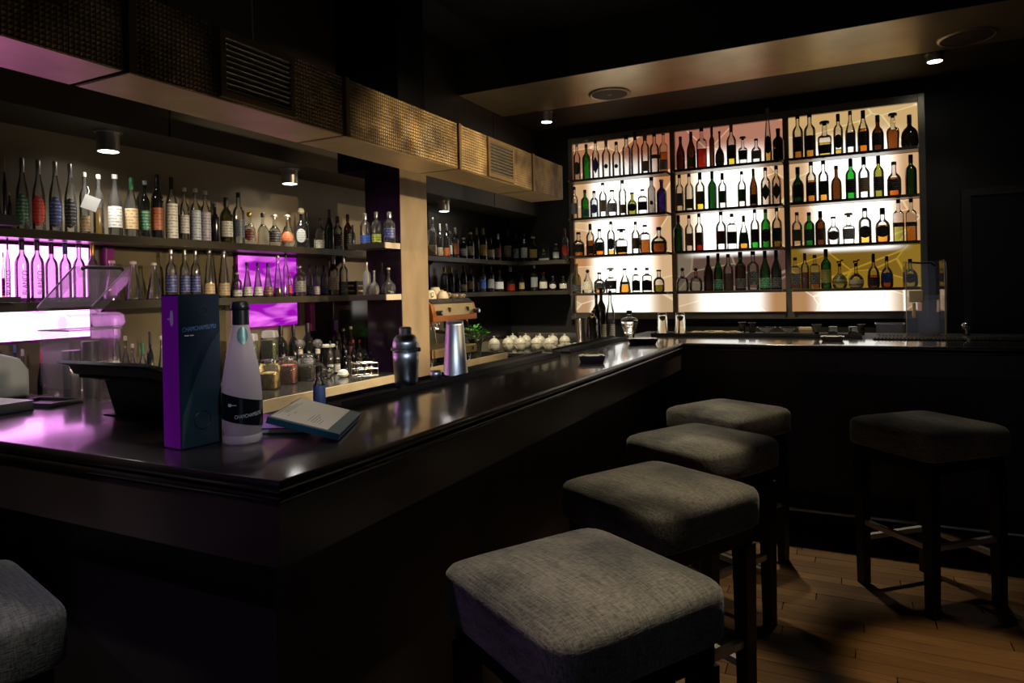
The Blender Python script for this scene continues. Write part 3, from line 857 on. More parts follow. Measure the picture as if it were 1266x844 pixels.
for i in range(3):
    for r in range(5):
        x0, x1 = XB[i] + BW / 2 + 0.001, XB[i + 1] - BW / 2 - 0.001
        z0 = ZB[r] + (0.0005 if r else 0.003)
        z1 = ZB[r + 1] - (0.0225 if r < 4 else 0.003)
        key = ('low', 'mid', 'mid', 'mid', 'top')[r]
        if r == 1 and i:
            key = ('', 'mauve', 'ochre')[i]
        mat = PM[key][i] if key == 'top' else PM[key]
        cx, cz = (x0 + x1) / 2, (z0 + z1) / 2
        MB().box(-(x1 - x0) / 2, (x1 - x0) / 2, -0.004, 0.004, -(z1 - z0) / 2, (z1 - z0) / 2).build('light_panel', mat, disp, False, 0, (cx, 6.064, cz))

# ================================================================== BAR STOOLS
M_RAIL = pbr('footrest_steel', (0.72, 0.71, 0.68), 0.42, 0.7, 0.1, 20)
def make_stool():
    t = thing('bar_stool', '', 'stool')
    sw = 0.243
    prof = [(sw * 0.96, 0.679), (sw * 0.99, 0.686), (sw, 0.704), (sw, 0.772), (sw * 0.988, 0.786), (sw * 0.955, 0.797), (sw * 0.87, 0.807), (sw * 0.65, 0.817), (sw * 0.4, 0.823), (sw * 0.15, 0.826), (0.004, 0.826)]
    MB().lathe(prof, 88, 10.0).build('seat', M_FABRIC, t, True)
    for sx in (-1, 1):
        for sy in (-1, 1):
            MB().tube([(sx * sw * 0.905, sy * sw * 0.905, 0.69), (sx * sw * 0.912, sy * sw * 0.912, 0.76), (sx * sw * 0.89, sy * sw * 0.89, 0.787)], 0.003, 6).build('corner_seam', M_FABRIC, t, True)
    L = sw - 0.052
    MB().box(-L - 0.02, L + 0.02, -L - 0.02, L + 0.02, 0.62, 0.678).build('seat_frame', M_WOODLEG, t, False, 0.003)
    for sx in (-1, 1):
        for sy in (-1, 1):
            MB().rings([[(sx * L + a * k, sy * L + b * k, z) for a, b in ((-1, -1), (1, -1), (1, 1), (-1, 1))] for z, k in ((0.0, 0.021), (0.619, 0.027))]).build('leg', M_WOODLEG, t, False, 0.002)
    for k, z in ((0, 0.30), (1, 0.30), (2, 0.22), (3, 0.22)):
        b = MB().box(-L + 0.024, L - 0.024, -0.012, 0.012, -0.012, 0.012)
        o = b.build('footrest', M_RAIL, t, False, 0.002)
        a = k * PI / 2
        o.location = (math.sin(a) * L, -math.cos(a) * L, z)
        o.rotation_euler.z = a
    return t
stool0 = make_stool()
STOOLS = [
    (-0.575, 1.455, -31, 'charcoal fabric bar stool nearest the viewer on the long side'),
    (-0.590, 2.225, -29, 'charcoal fabric bar stool, second from the viewer on the long side'),
    (-0.600, 2.995, -28, 'charcoal fabric bar stool, third from the viewer on the long side'),
    (-0.610, 3.760, -28, 'charcoal fabric bar stool farthest back, in the inner corner'),
    (0.295, 3.690, -47, 'charcoal fabric bar stool standing alone before the rear bar'),
    (-1.785, 0.690, -14, 'charcoal fabric bar stool at the front bar, cut by left edge'),
]
for i, (x, y, a, lab) in enumerate(STOOLS):
    o = stool0 if i == 0 else copy_tree(stool0)
    o.location = (x, y, 0)
    o.rotation_euler.z = math.radians(a)
    tag(o, lab, 'stool', 'charcoal fabric bar stools around the counter')

# ================================================================== BOTTLES
# body outlines: (radius, height) of a bottle of height 1 and radius 1; neck radius; where the cap starts
SHAPES = dict(
    bord=([(.90, 0), (.98, .008), (1, .025), (1, .57), (.96, .62), (.80, .675), (.52, .72), (.38, .755), (.34, .79), (.34, 1)], .34, 2),
    burg=([(.90, 0), (.98, .008), (1, .025), (1, .44), (.95, .52), (.80, .60), (.58, .68), (.42, .75), (.34, .81), (.33, 1)], .33, 2),
    spirit=([(.90, 0), (.98, .01), (1, .03), (1, .56), (.98, .61), (.90, .655), (.70, .70), (.46, .735), (.37, .765), (.36, 1)], .36, 2),
    sq=([(.94, 0), (1, .012), (1, .62), (.95, .665), (.75, .70), (.48, .73), (.36, .76), (.35, 1)], .35, 6),
    slim=([(.92, 0), (1, .02), (1, .64), (.95, .68), (.70, .725), (.50, .755), (.46, .79), (.46, 1)], .46, 2),
    jug=([(.80, 0), (.93, .015), (1, .06), (1, .42), (.96, .50), (.82, .575), (.58, .63), (.40, .67), (.34, .72), (.34, 1)], .34, 2.4),
    squat=([(.75, 0), (.92, .02), (1, .12), (.98, .36), (.88, .48), (.66, .57), (.38, .63), (.26, .68), (.25, 1)], .25, 2),
    bulb=([(.60, 0), (.82, .015), (.98, .12), (1, .22), (.92, .34), (.68, .44), (.36, .51), (.22, .56), (.20, 1)], .20, 2),
    bell=([(.86, 0), (.97, .015), (1, .05), (.93, .22), (.80, .42), (.62, .56), (.40, .67), (.28, .75), (.26, 1)], .26, 2),
    decanter=([(.80, 0), (.88, .012), (1, .44), (.98, .50), (.86, .56), (.50, .60), (.36, .64), (.34, 1)], .34, 4),
    flask=([(.90, 0), (1, .02), (.98, .08), (.84, .26), (.60, .50), (.42, .66), (.32, .76), (.30, 1)], .30, 2),
    tallcone=([(.92, 0), (1, .015), (.98, .18), (.86, .38), (.62, .60), (.44, .76), (.40, .86), (.40, 1)], .40, 2),
    tear=([(.55, 0), (.80, .03), (1, .15), (.98, .26), (.75, .44), (.45, .60), (.24, .72), (.20, .80), (.20, 1)], .20, 2),
)
CAPS = dict(screw=.90, foil=.80, cork=.925, wide=.86, ball=.84, figure=.78)
def cut_profile(prof, top):
    res = []
    for i, (r, z) in enumerate(prof):
        if z < top:
            res.append((r, z))
        else:
            r0_, z0_ = prof[i - 1]
            t = (top - z0_) / (z - z0_)
            res.append((r0_ + (r - r0_) * t, top))
            break
    return res
def radius_at(prof, z):
    for i in range(1, len(prof)):
        if prof[i][1] >= z:
            (r0_, z0_), (r1_, z1_) = prof[i - 1], prof[i]
            return r0_ + (r1_ - r0_) * (z - z0_) / max(1e-6, z1_ - z0_)
    return prof[-1][0]
LABELS = dict(hex=(.07, .50, 1.05, 'oval'), mid=(.14, .48, 1.15, 'rect'), low=(.05, .30, 1.2, 'rect'), big=(.03, .58, 1.35, 'rect'), band=(.34, .44, 1.5, 'rect'), oval=(.14, .48, .95, 'oval'),
              dia=(.12, .55, 1.05, 'dia'), dot=(.22, .34, .42, 'oval'), tomb=(.06, .50, 1.1, 'tomb'))
def bottle(spec, h, r, parent, seg=16, sy=1.0, face=0.0):
    shape, gl, cap, capcol, lt, lc, liq, lev = spec.split()
    prof, neck, ex = SHAPES[shape]
    zc = CAPS[cap]
    if shape in ('squat', 'tear', 'decanter') and cap in ('cork', 'screw', 'foil'):
        zc -= .06
    body = [(a * r, b * h) for a, b in cut_profile(prof, zc)]
    MB().lathe(body, seg, ex, sy).build('glass_body', bottle_glass(gl), parent, True)
    nr, z0 = neck * r, zc * h
    cm = MB()
    if cap in ('screw', 'foil'):
        cm.lathe([(nr * 1.10, z0 + .0004), (nr * 1.12, z0 + .002), (nr * 1.10, h - .003), (nr * 0.98, h)], 14)
    elif cap == 'cork':
        cm.lathe([(nr * 1.22, z0 + .0004), (nr * 1.30, z0 + .003), (nr * 1.30, h - .003), (nr * 1.1, h)], 14)
    elif cap == 'wide':
        zm = z0 + (h - z0) * .45
        cm.lathe([(nr * .9, z0 + .0004), (nr * .9, zm), (nr * 1.95, zm + .001), (nr * 2.05, zm + .004), (nr * 2.0, h - .004), (nr * 1.7, h)], 16)
    elif cap == 'ball':
        rb = (h - z0) / 2
        cm.lathe([(rb * math.sin(PI * k / 10) + .0006, z0 + .0004 + rb * (1 - math.cos(PI * k / 10))) for k in range(11)], 14)
    elif cap == 'figure':
        cm.lathe([(nr * 1.2, z0 + .0004), (nr * 1.25, z0 + .025), (nr * .7, z0 + .028)], 12)
        cm.box(-.020, .014, -.005, .005, z0 + .034, z0 + .046).box(-.020, -.012, -.004, .004, z0 + .0275, z0 + .034).box(.006, .013, -.004, .004, z0 + .0275, z0 + .034).box(.010, .026, -.004, .004, z0 + .044, z0 + .056)
    cm.build('cap', paint(capcol), parent, True)
    if liq != '-':
        lv = float(lev) * h * .62
        lp = [(a * r * .95, max(b * h, .003)) for a, b in prof if b * h < lv] + [(radius_at(prof, lv / h) * r * .95, lv)]
        MB().lathe(lp, seg, ex, sy).build('liquid', liquid(liq), parent, True)
    if lt != '-':
        a0, a1, half, kind = LABELS[lt]
        rmax = max(a for a, b in prof)
        nu, nv = (10, 2) if kind == 'rect' else (10, 8)
        v, f = [], []
        for i in range(nv + 1):
            t = i / nv
            z = a0 + (a1 - a0) * t
            if kind == 'oval':
                t2 = .5 - .5 * math.cos(PI * t)
                z = a0 + (a1 - a0) * t2
                wf = max(.03, math.sin(PI * t))
            elif kind == 'dia':
                wf = max(.03, 1 - abs(2 * t - 1))
            elif kind == 'tomb':
                wf = 1 if t < .6 else max(.1, math.sqrt(max(0, 1 - ((t - .6) / .4) ** 2)))
            else:
                wf = 1
            rr = radius_at(prof, z) * r + .0012
            for j in range(nu + 1):
                a = -PI / 2 + face + half * wf * (2 * j / nu - 1)
                ca, sa = math.cos(a), math.sin(a)
                k = (abs(ca) ** ex + abs(sa) ** ex) ** (-1 / ex)
                v.append((rr * k * ca, rr * k * sa * sy, z * h))
        for i in range(nv):
            for j in range(nu):
                f.append((i * (nu + 1) + j, i * (nu + 1) + j + 1, (i + 2 - 1) * (nu + 1) + j + 1, (i + 1) * (nu + 1) + j))
        MB().add(v, f).build('label', printed(lc), parent, True)
ORDINAL = 'first second third fourth fifth sixth seventh eighth ninth tenth 11th 12th 13th 14th 15th 16th 17th 18th 19th 20th 21st 22nd 23rd 24th 25th 26th 27th 28th 29th 30th 31st'.split()
# (x, y, z of the base, height, radius, 'outline glass cap cap-colour label label-colour liquid level', look)
BOTTLES = {
 'd11': ("left bay's top display shelf", [
  (-2.281, 5.965, 2.475, 0.350, 0.0339, 'spirit clear screw silver oval black - 0', 'clear bottle with oval black label'),
  (-2.188, 5.965, 2.475, 0.328, 0.0393, 'bord green screw green - - - 0', 'bright green gin bottle'),
  (-2.097, 5.965, 2.475, 0.358, 0.0353, 'spirit clear screw black dia navy - 0', 'clear bottle with dark diamond label'),
  (-1.995, 5.965, 2.475, 0.349, 0.0405, 'bord clear foil silver dot black - 0', 'clear silver-topped bottle with black dot'),
  (-1.898, 5.965, 2.475, 0.317, 0.0401, 'bord clear screw black dot black - 0', 'clear black-capped bottle with black dot'),
  (-1.803, 5.965, 2.475, 0.362, 0.0379, 'slim clear screw black - - - 0', 'plain tall clear black-capped vodka bottle'),
  (-1.722, 5.965, 2.475, 0.386, 0.0394, 'bord clear foil black - - - 0', 'plain clear bottle with long black neck'),
  (-1.631, 5.965, 2.475, 0.363, 0.0373, 'slim clear foil silver low cream - 0', 'clear silver-necked bottle with cream label'),
  (-1.547, 5.965, 2.475, 0.355, 0.0422, 'spirit clear screw black band grey - 0', 'clear bottle with dark grey band'),
  (-1.466, 5.965, 2.475, 0.348, 0.0349, 'sq clear cork silver low cream amber .8', 'square amber bottle with silver stopper'),
 ]),
 'd12': ("left bay's second display shelf", [
  (-2.314, 5.965, 2.118, 0.300, 0.0322, 'spirit clear screw black mid grey - 0', 'clear bottle with grey label'),
  (-2.210, 5.965, 2.118, 0.263, 0.0394, 'spirit green screw black low teal - 0', 'green bottle with black cap'),
  (-2.120, 5.965, 2.118, 0.246, 0.0390, 'spirit pale screw black oval navy - 0', 'pale blue bottle with navy oval label'),
  (-2.035, 5.965, 2.118, 0.313, 0.0369, 'bord clear cork black mid tan - 0', 'clear bottle with tan label'),
  (-1.947, 5.965, 2.118, 0.240, 0.0476, 'jug clear cork black mid white - 0', 'short wide clear bottle with white label'),
  (-1.848, 5.965, 2.118, 0.318, 0.0363, 'slim clear screw silver low tan - 0', 'tall clear bottle with low tan label'),
  (-1.760, 5.965, 2.118, 0.200, 0.0431, 'jug olive cork black oval black - 0', 'squat dark olive bottle'),
  (-1.664, 5.965, 2.118, 0.221, 0.0410, 'sq clear cork black mid black - 0', 'square clear bottle with black label'),
  (-1.581, 5.965, 2.118, 0.322, 0.0353, 'slim frost screw black dot black - 0', 'tall frosted white bottle with black dot'),
  (-1.491, 5.965, 2.118, 0.292, 0.0440, 'spirit violet cork cream - - - 0', 'dark blue-violet bottle with cream stopper'),
 ]),
 'd13': ("left bay's third display shelf", [
  (-2.283, 5.965, 1.768, 0.223, 0.0566, 'jug clear screw black mid black amber .7', 'squat amber bottle with black label'),
  (-2.166, 5.965, 1.768, 0.293, 0.0390, 'bord clear foil black low black whisky .75', 'brown whisky bottle with black cap'),
  (-2.076, 5.965, 1.768, 0.241, 0.0480, 'jug clear screw black mid black orange .75', 'squat orange bottle with black label'),
  (-1.965, 5.965, 1.768, 0.304, 0.0372, 'spirit clear screw black oval black gold .2', 'clear bottle with black oval label'),
  (-1.867, 5.965, 1.768, 0.228, 0.0578, 'decanter clear wide black low black amber .25', 'low clear decanter with dark wide stopper'),
  (-1.735, 5.965, 1.768, 0.286, 0.0372, 'bord clear screw black mid tan - 0', 'clear bottle with tan label'),
  (-1.649, 5.965, 1.768, 0.251, 0.0458, 'sq clear cork black - - whisky .75', 'square bottle of red-brown whisky'),
  (-1.523, 5.965, 1.768, 0.224, 0.0701, 'squat clear cork black band black whisky .6', 'wide clear decanter half full of whisky'),
 ]),
 'd14': ("left bay's bottom display shelf", [
  (-2.310, 5.965, 1.419, 0.277, 0.0416, 'jug olive screw brown low black - 0', 'olive green jug bottle'),
  (-2.200, 5.965, 1.419, 0.220, 0.0562, 'bell clear ball black mid cream - 0', 'bell-shaped clear bottle with ball stopper'),
  (-2.085, 5.965, 1.419, 0.190, 0.0520, 'jug clear screw black mid black amber .8', 'round amber bottle with black label'),
  (-1.975, 5.965, 1.419, 0.227, 0.0550, 'decanter clear wide silver mid black - 0', 'rounded clear bottle with flat wide stopper'),
  (-1.843, 5.965, 1.419, 0.218, 0.0544, 'bell clear cork black band black amber .55', 'clear flask with dark band'),
  (-1.739, 5.965, 1.419, 0.219, 0.0359, 'sq clear screw black tomb black - 0', 'narrow clear bottle with black tombstone label'),
  (-1.638, 5.965, 1.419, 0.216, 0.0440, 'sq clear screw black tomb black - 0', 'broader clear bottle with black tombstone label'),
  (-1.531, 5.965, 1.419, 0.194, 0.0491, 'jug clear cork black - - olive .5', 'round clear bottle of olive liqueur'),
 ]),
 'd21': ("middle bay's top display shelf", [
  (-1.316, 5.965, 2.475, 0.293, 0.0377, 'burg brown screw black - - - 0', 'plain dark brown bottle'),
  (-1.225, 5.965, 2.475, 0.324, 0.0390, 'burg brown foil black low olive - 0', 'brown bottle with long black neck'),
  (-1.135, 5.965, 2.475, 0.348, 0.0436, 'sq clear screw black - - red .75', 'square bottle of dark red liqueur'),
  (-1.049, 5.965, 2.475, 0.347, 0.0222, 'slim brown foil black - - - 0', 'slender dark brown bottle'),
  (-0.985, 5.965, 2.475, 0.299, 0.0388, 'bulb black cork black low grey - 0', 'black round bottle with long clear neck'),
  (-0.889, 5.965, 2.475, 0.345, 0.0400, 'bord clear foil gold mid black yellow .75', 'yellow liqueur bottle with black label'),
  (-0.797, 5.965, 2.475, 0.230, 0.0370, 'decanter clear wide black mid black - 0', 'square clear decanter with wide black stopper'),
  (-0.691, 5.965, 2.475, 0.200, 0.0412, 'jug clear screw black mid cream - 0', 'round clear gin bottle with cream label'),
  (-0.598, 5.965, 2.475, 0.440, 0.0320, 'tallcone clear screw silver oval black gold .3', 'very tall tapering yellow liqueur bottle'),
  (-0.519, 5.965, 2.475, 0.263, 0.0440, 'spirit black screw black - - - 0', 'broad-shouldered black bottle'),
 ]),
 'd22': ("middle bay's second display shelf", [
  (-1.333, 5.965, 2.118, 0.320, 0.0361, 'spirit clear screw black mid grey - 0', 'clear bottle with grey label'),
  (-1.249, 5.965, 2.118, 0.322, 0.0391, 'bord clear screw black low olive - 0', 'clear bottle with wide olive label'),
  (-1.156, 5.965, 2.118, 0.322, 0.0414, 'spirit clear foil black mid olive yellow .6', 'pale yellow bottle with dark label'),
  (-1.054, 5.965, 2.118, 0.321, 0.0382, 'bord darkgreen foil black - - - 0', 'plain dark green bottle'),
  (-0.970, 5.965, 2.118, 0.298, 0.0362, 'spirit clear foil black mid leaf - 0', 'clear bottle with green label'),
  (-0.812, 5.965, 2.118, 0.299, 0.0354, 'bord clear screw black mid leaf - 0', 'clear water-like bottle with small green label'),
  (-0.719, 5.965, 2.118, 0.311, 0.0333, 'burg brown foil green low black - 0', 'brown bottle with green neck'),
  (-0.624, 5.965, 2.118, 0.312, 0.0395, 'bord clear screw black dia pine - 0', 'clear bottle with dark green diamond label'),
  (-0.540, 5.965, 2.118, 0.316, 0.0381, 'bord clear screw black dia brown - 0', 'clear bottle with brown diamond label'),
 ]),
 'd23': ("middle bay's third display shelf", [
  (-1.350, 5.965, 1.768, 0.315, 0.0427, 'bord darkgreen foil black - - - 0', 'plain dark green bottle'),
  (-1.257, 5.965, 1.768, 0.311, 0.0364, 'spirit clear screw black mid tan - 0', 'clear bottle with tan label'),
  (-1.171, 5.965, 1.768, 0.319, 0.0371, 'bord clear screw black mid brown red .75', 'red-brown liqueur bottle'),
  (-0.988, 5.965, 1.768, 0.322, 0.0438, 'bord clear screw black mid rust - 0', 'clear bottle with rust orange label'),
  (-0.899, 5.965, 1.768, 0.299, 0.0403, 'sq clear screw maroon mid black - 0', 'clear bottle with black label and maroon cap'),
  (-0.804, 5.965, 1.768, 0.276, 0.0456, 'bell clear foil green mid pine amber .3', 'bell-shaped bottle with dark green label'),
  (-0.715, 5.965, 1.768, 0.322, 0.0365, 'bord clear screw black mid black green .6', 'green bottle with white neck and black label'),
  (-0.630, 5.965, 1.768, 0.317, 0.0389, 'spirit green screw black oval black - 0', 'light green bottle with black oval label'),
  (-0.543, 5.965, 1.768, 0.322, 0.0397, 'bord clear screw black mid black olive .75', 'dark olive bottle with clear shoulder'),
 ]),
 'd24': ("middle bay's bottom display shelf", [
  (-1.323, 5.965, 1.419, 0.205, 0.0552, 'squat clear ball black - - - 0', 'squat clear bottle with dark ball stopper'),
  (-1.208, 5.965, 1.419, 0.201, 0.0568, 'squat clear ball brown - - - 0', 'wider squat clear bottle with brown ball stopper'),
  (-1.101, 5.965, 1.419, 0.301, 0.0404, 'burg brown foil black - - - 0', 'plain dark brown bottle'),
  (-1.019, 5.965, 1.419, 0.318, 0.0384, 'burg green foil black low pine - 0', 'mid green wine bottle'),
  (-0.936, 5.965, 1.419, 0.308, 0.0416, 'bord clear screw black - - darkred .75', 'dark red vermouth bottle'),
  (-0.837, 5.965, 1.419, 0.322, 0.0449, 'spirit brown foil green low black - 0', 'brown bottle with green neck'),
  (-0.736, 5.965, 1.419, 0.322, 0.0474, 'spirit clear screw black mid black - 0', 'clear bottle with black label'),
  (-0.642, 5.965, 1.419, 0.322, 0.0423, 'burg green foil black low pine - 0', 'bright green bottle with sloping shoulders'),
  (-0.555, 5.965, 1.419, 0.322, 0.0417, 'burg darkgreen foil black low black - 0', 'very dark green bottle'),
 ]),
 'd31': ("right bay's top display shelf", [
  (-0.370, 5.965, 2.475, 0.355, 0.0411, 'spirit clear screw black mid black amber .3', 'first of two clear black-labelled whisky bottles'),
  (-0.281, 5.965, 2.475, 0.356, 0.0444, 'spirit clear screw black mid black amber .35', 'second of two clear black-labelled whisky bottles'),
  (-0.173, 5.965, 2.475, 0.277, 0.0528, 'decanter clear wide black low black gold .6', 'golden tapered decanter with wide black stopper'),
  (-0.075, 5.965, 2.475, 0.322, 0.0358, 'spirit clear foil black oval black gold .2', 'clear bottle with round black label'),
  (0.011, 5.965, 2.475, 0.333, 0.0378, 'burg clear screw black mid slate - 0', 'clear sloping bottle with slate label'),
  (0.101, 5.965, 2.475, 0.325, 0.0429, 'burg clear foil black mid black orange .9', 'orange bottle with sloping shoulders'),
  (0.200, 5.965, 2.475, 0.275, 0.0421, 'jug brown foil black mid black - 0', 'dark brown bottle with knobbed neck'),
  (0.302, 5.965, 2.475, 0.276, 0.0441, 'decanter clear wide black - - whisky .85', 'red-brown decanter with wide black stopper'),
  (0.412, 5.965, 2.475, 0.249, 0.0583, 'squat black foil black - - - 0', 'flat squat black bottle'),
 ]),
 'd32': ("right bay's second display shelf", [
  (-0.377, 5.965, 2.118, 0.289, 0.0454, 'jug darkgreen foil black mid black - 0', 'dark green whisky bottle'),
  (-0.278, 5.965, 2.118, 0.322, 0.0405, 'spirit clear screw black mid black amber .85', 'amber bottle with tall black label'),
  (-0.188, 5.965, 2.118, 0.322, 0.0400, 'spirit clear screw black mid black amber .3', 'clear bottle with tall black label'),
  (-0.096, 5.965, 2.118, 0.271, 0.0405, 'jug brown screw black - - - 0', 'brown whisky bottle'),
  (0.007, 5.965, 2.118, 0.316, 0.0398, 'spirit green foil black mid black - 0', 'lime green bottle with black label'),
  (0.099, 5.965, 2.118, 0.321, 0.0420, 'spirit clear foil black mid tan - 0', 'clear bottle with tan label'),
  (0.199, 5.965, 2.118, 0.319, 0.0385, 'spirit olive foil black mid black - 0', 'olive bottle with dark label'),
  (0.303, 5.965, 2.118, 0.261, 0.0487, 'jug clear screw black mid black orange .85', 'wide amber bottle with black label'),
  (0.415, 5.965, 2.118, 0.303, 0.0397, 'spirit darkgreen foil black - - - 0', 'plain dark green bottle'),
 ]),
 'd33': ("right bay's third display shelf", [
  (-0.390, 5.965, 1.768, 0.274, 0.0403, 'bord clear screw black mid olive - 0', 'clear bottle with olive label'),
  (-0.300, 5.965, 1.768, 0.267, 0.0404, 'spirit green screw black mid pine - 0', 'green whisky bottle'),
  (-0.217, 5.965, 1.768, 0.271, 0.0396, 'spirit brown foil black mid brown - 0', 'brown whisky bottle'),
  (-0.124, 5.965, 1.768, 0.220, 0.0453, 'jug clear cork black oval brown - 0', 'round clear bottle with brown round label'),
  (-0.015, 5.965, 1.768, 0.241, 0.0457, 'decanter clear wide tan mid white - 0', 'clear bottle with white label and wide cork'),
  (0.099, 5.965, 1.768, 0.273, 0.0476, 'spirit clear screw black oval black gold .3', 'clear tapered bottle with black round label'),
  (0.219, 5.965, 1.768, 0.264, 0.0512, 'jug clear foil black oval black amber .8', 'wide amber bottle with black oval label'),
  (0.327, 5.965, 1.768, 0.322, 0.0377, 'sq clear screw black band black pale .7', 'square greenish bottle with black band'),
  (0.411, 5.965, 1.768, 0.322, 0.0368, 'sq clear screw black band black amber .7', 'square amber bottle with black band'),
 ]),
 'd34': ("right bay's bottom display shelf", [
  (-0.411, 5.965, 1.419, 0.258, 0.0385, 'sq clear screw black mid black whisky .8', 'square black-labelled whiskey bottle'),
  (-0.338, 5.965, 1.419, 0.288, 0.0315, 'spirit clear foil black - - darkred .75', 'dark red bottle'),
  (-0.265, 5.965, 1.419, 0.272, 0.0380, 'sq clear screw black mid black amber .5', 'square clear bottle with black label'),
  (-0.183, 5.965, 1.419, 0.315, 0.0389, 'spirit green foil black mid olive - 0', 'green bottle with long black neck'),
  (-0.086, 5.965, 1.419, 0.219, 0.0551, 'bulb clear figure black mid olive - 0', 'round clear bottle with horse stopper, dark label'),
  (0.030, 5.965, 1.419, 0.215, 0.0555, 'bulb clear figure black low cream amber .2', 'round clear bottle with horse stopper, amber base'),
  (0.151, 5.965, 1.419, 0.263, 0.0439, 'squat clear foil black low black orange .6', 'wide flask of orange bourbon'),
  (0.242, 5.965, 1.419, 0.240, 0.0441, 'squat clear screw black oval blue orange .6', 'round orange bottle with blue label'),
  (0.397, 5.965, 1.419, 0.212, 0.0503, 'squat clear screw black oval black - 0', 'round clear bottle behind the ice bin'),
 ]),
 's1': ('upper back-bar shelf', [
  (-2.965, 1.490, 1.735, 0.282, 0.0065, 'bord brown foil gold - - - 0', 'thin brown bottle with gold foil'),
  (-2.965, 1.506, 1.735, 0.151, 0.0065, 'bord black screw gold - - - 0', 'small dark bottle with gold cap'),
  (-2.965, 1.553, 1.735, 0.292, 0.0223, 'burg clear foil silver hex pine - 0', 'tall clear bottle with green label'),
  (-2.965, 1.614, 1.735, 0.293, 0.0230, 'burg clear foil silver hex scarlet - 0', 'tall clear bottle with red label'),
  (-2.965, 1.679, 1.735, 0.297, 0.0238, 'burg clear foil silver hex navy - 0', 'tall clear bottle with navy label'),
  (-2.965, 1.740, 1.735, 0.296, 0.0230, 'burg clear foil silver hex black - 0', 'tall clear bottle with black label'),
  (-2.965, 1.799, 1.735, 0.270, 0.0197, 'bord clear cork cream low tan - 0', 'clear corked bottle behind white tag'),
  (-2.965, 1.860, 1.735, 0.269, 0.0213, 'bord clear cork white - - gold .72', 'golden bottle with white stopper'),
  (-2.965, 1.936, 1.735, 0.280, 0.0294, 'burg clear cork white mid white - 0', 'clear sloping bottle with white label'),
  (-2.965, 2.014, 1.735, 0.276, 0.0288, 'burg clear foil green mid tan - 0', 'clear bottle with tan label and green foil'),
  (-2.965, 2.081, 1.735, 0.272, 0.0222, 'bord black cork white mid pine - 0', 'dark bottle with green label, white cap'),
  (-2.965, 2.144, 1.735, 0.311, 0.0275, 'spirit black foil black mid rust - 0', 'black bottle with rust-coloured label'),
  (-2.965, 2.221, 1.735, 0.307, 0.0265, 'bord clear foil black big paper - 0', 'bottle wrapped in pale paper label'),
  (-2.965, 2.292, 1.735, 0.266, 0.0225, 'bord clear cork white mid white - 0', 'clear bottle with white and blue label'),
  (-2.965, 2.356, 1.735, 0.270, 0.0247, 'bord clear cork white big pale - 0', 'pale blue-white wrapped bottle'),
  (-2.965, 2.414, 1.735, 0.265, 0.0252, 'bord clear cork white big lilac - 0', 'clear bottle with grey-lilac label'),
  (-2.965, 2.471, 1.735, 0.207, 0.0213, 'spirit black screw black - - - 0', 'short black bottle'),
  (-2.965, 2.545, 1.735, 0.245, 0.0336, 'bord olive foil black mid white - 0', 'olive green wine bottle with white label'),
  (-2.965, 2.626, 1.735, 0.282, 0.0305, 'spirit clear screw black mid slate - 0', 'clear bottle with slate blue label'),
  (-2.965, 2.698, 1.735, 0.184, 0.0333, 'squat crystal ball gold oval darkred - 0', 'ornate crystal decanter with dark red medallion'),
  (-2.965, 2.794, 1.735, 0.187, 0.0343, 'squat crystal cork black - - - 0', 'ornate crystal decanter with black cap'),
  (-2.965, 2.879, 1.735, 0.183, 0.0373, 'squat crystal wide silver mid black - 0', 'crystal decanter with flat silver stopper'),
  (-2.965, 2.980, 1.735, 0.192, 0.0452, 'tear crystal wide silver oval rust - 0', 'teardrop crystal decanter with rust medallion'),
  (-2.965, 3.093, 1.735, 0.246, 0.0308, 'jug black ball cream oval grey - 0', 'round black jug with ball cork'),
  (-2.965, 3.139, 1.735, 0.221, 0.0122, 'slim black screw black - - - 0', 'narrow black bottle behind jug'),
  (-2.965, 3.251, 1.735, 0.198, 0.0292, 'spirit clear screw black low cream - 0', 'small clear bottle with cream label'),
  (-2.965, 3.338, 1.735, 0.260, 0.0298, 'burg darkgreen foil black - - - 0', 'dark green burgundy bottle'),
  (-2.965, 3.416, 1.735, 0.223, 0.0291, 'spirit clear foil black mid black - 0', 'clear-shouldered bottle with black label'),
  (-2.965, 3.516, 1.735, 0.246, 0.0285, 'bord brown foil maroon mid black - 0', 'dark brown bottle with maroon foil'),
  (-2.965, 3.565, 1.735, 0.180, 0.0175, 'bord black screw black - - - 0', 'small dark bottle at the shelf end'),
 ]),
 'cs1': ('upper column shelf', [
  (-2.484, 3.095, 1.735, 0.178, 0.0294, 'spirit clear foil silver low blue - 0', 'clear bottle with blue label'),
  (-2.404, 3.095, 1.735, 0.181, 0.0270, 'spirit clear foil silver low lime - 0', 'clear bottle with lime label'),
  (-2.313, 3.095, 1.735, 0.175, 0.0323, 'spirit clear foil silver mid navy - 0', 'clear bottle with navy label'),
 ]),
 's2': ('lower back-bar shelf', [
  (-2.965, 1.479, 1.448, 0.197, 0.0052, 'spirit clear screw black mid black amber .8', 'small amber bottle with black label'),
  (-2.965, 1.495, 1.448, 0.259, 0.0078, 'bord tequila foil black - - - 0', 'first tall clear tequila bottle'),
  (-2.965, 1.546, 1.448, 0.261, 0.0249, 'bord tequila foil black - - - 0', 'second tall clear tequila bottle'),
  (-2.965, 1.603, 1.448, 0.261, 0.0243, 'bord tequila foil black - - - 0', 'third tall clear tequila bottle'),
  (-2.965, 1.658, 1.448, 0.246, 0.0236, 'spirit tequila foil black - - - 0', 'fourth clear tequila bottle'),
  (-2.965, 1.713, 1.448, 0.248, 0.0228, 'spirit tequila foil navy - - - 0', 'clear bottle with navy neck foil'),
  (-2.965, 1.770, 1.448, 0.248, 0.0234, 'spirit tequila cork black - - - 0', 'clear bottle with black stopper'),
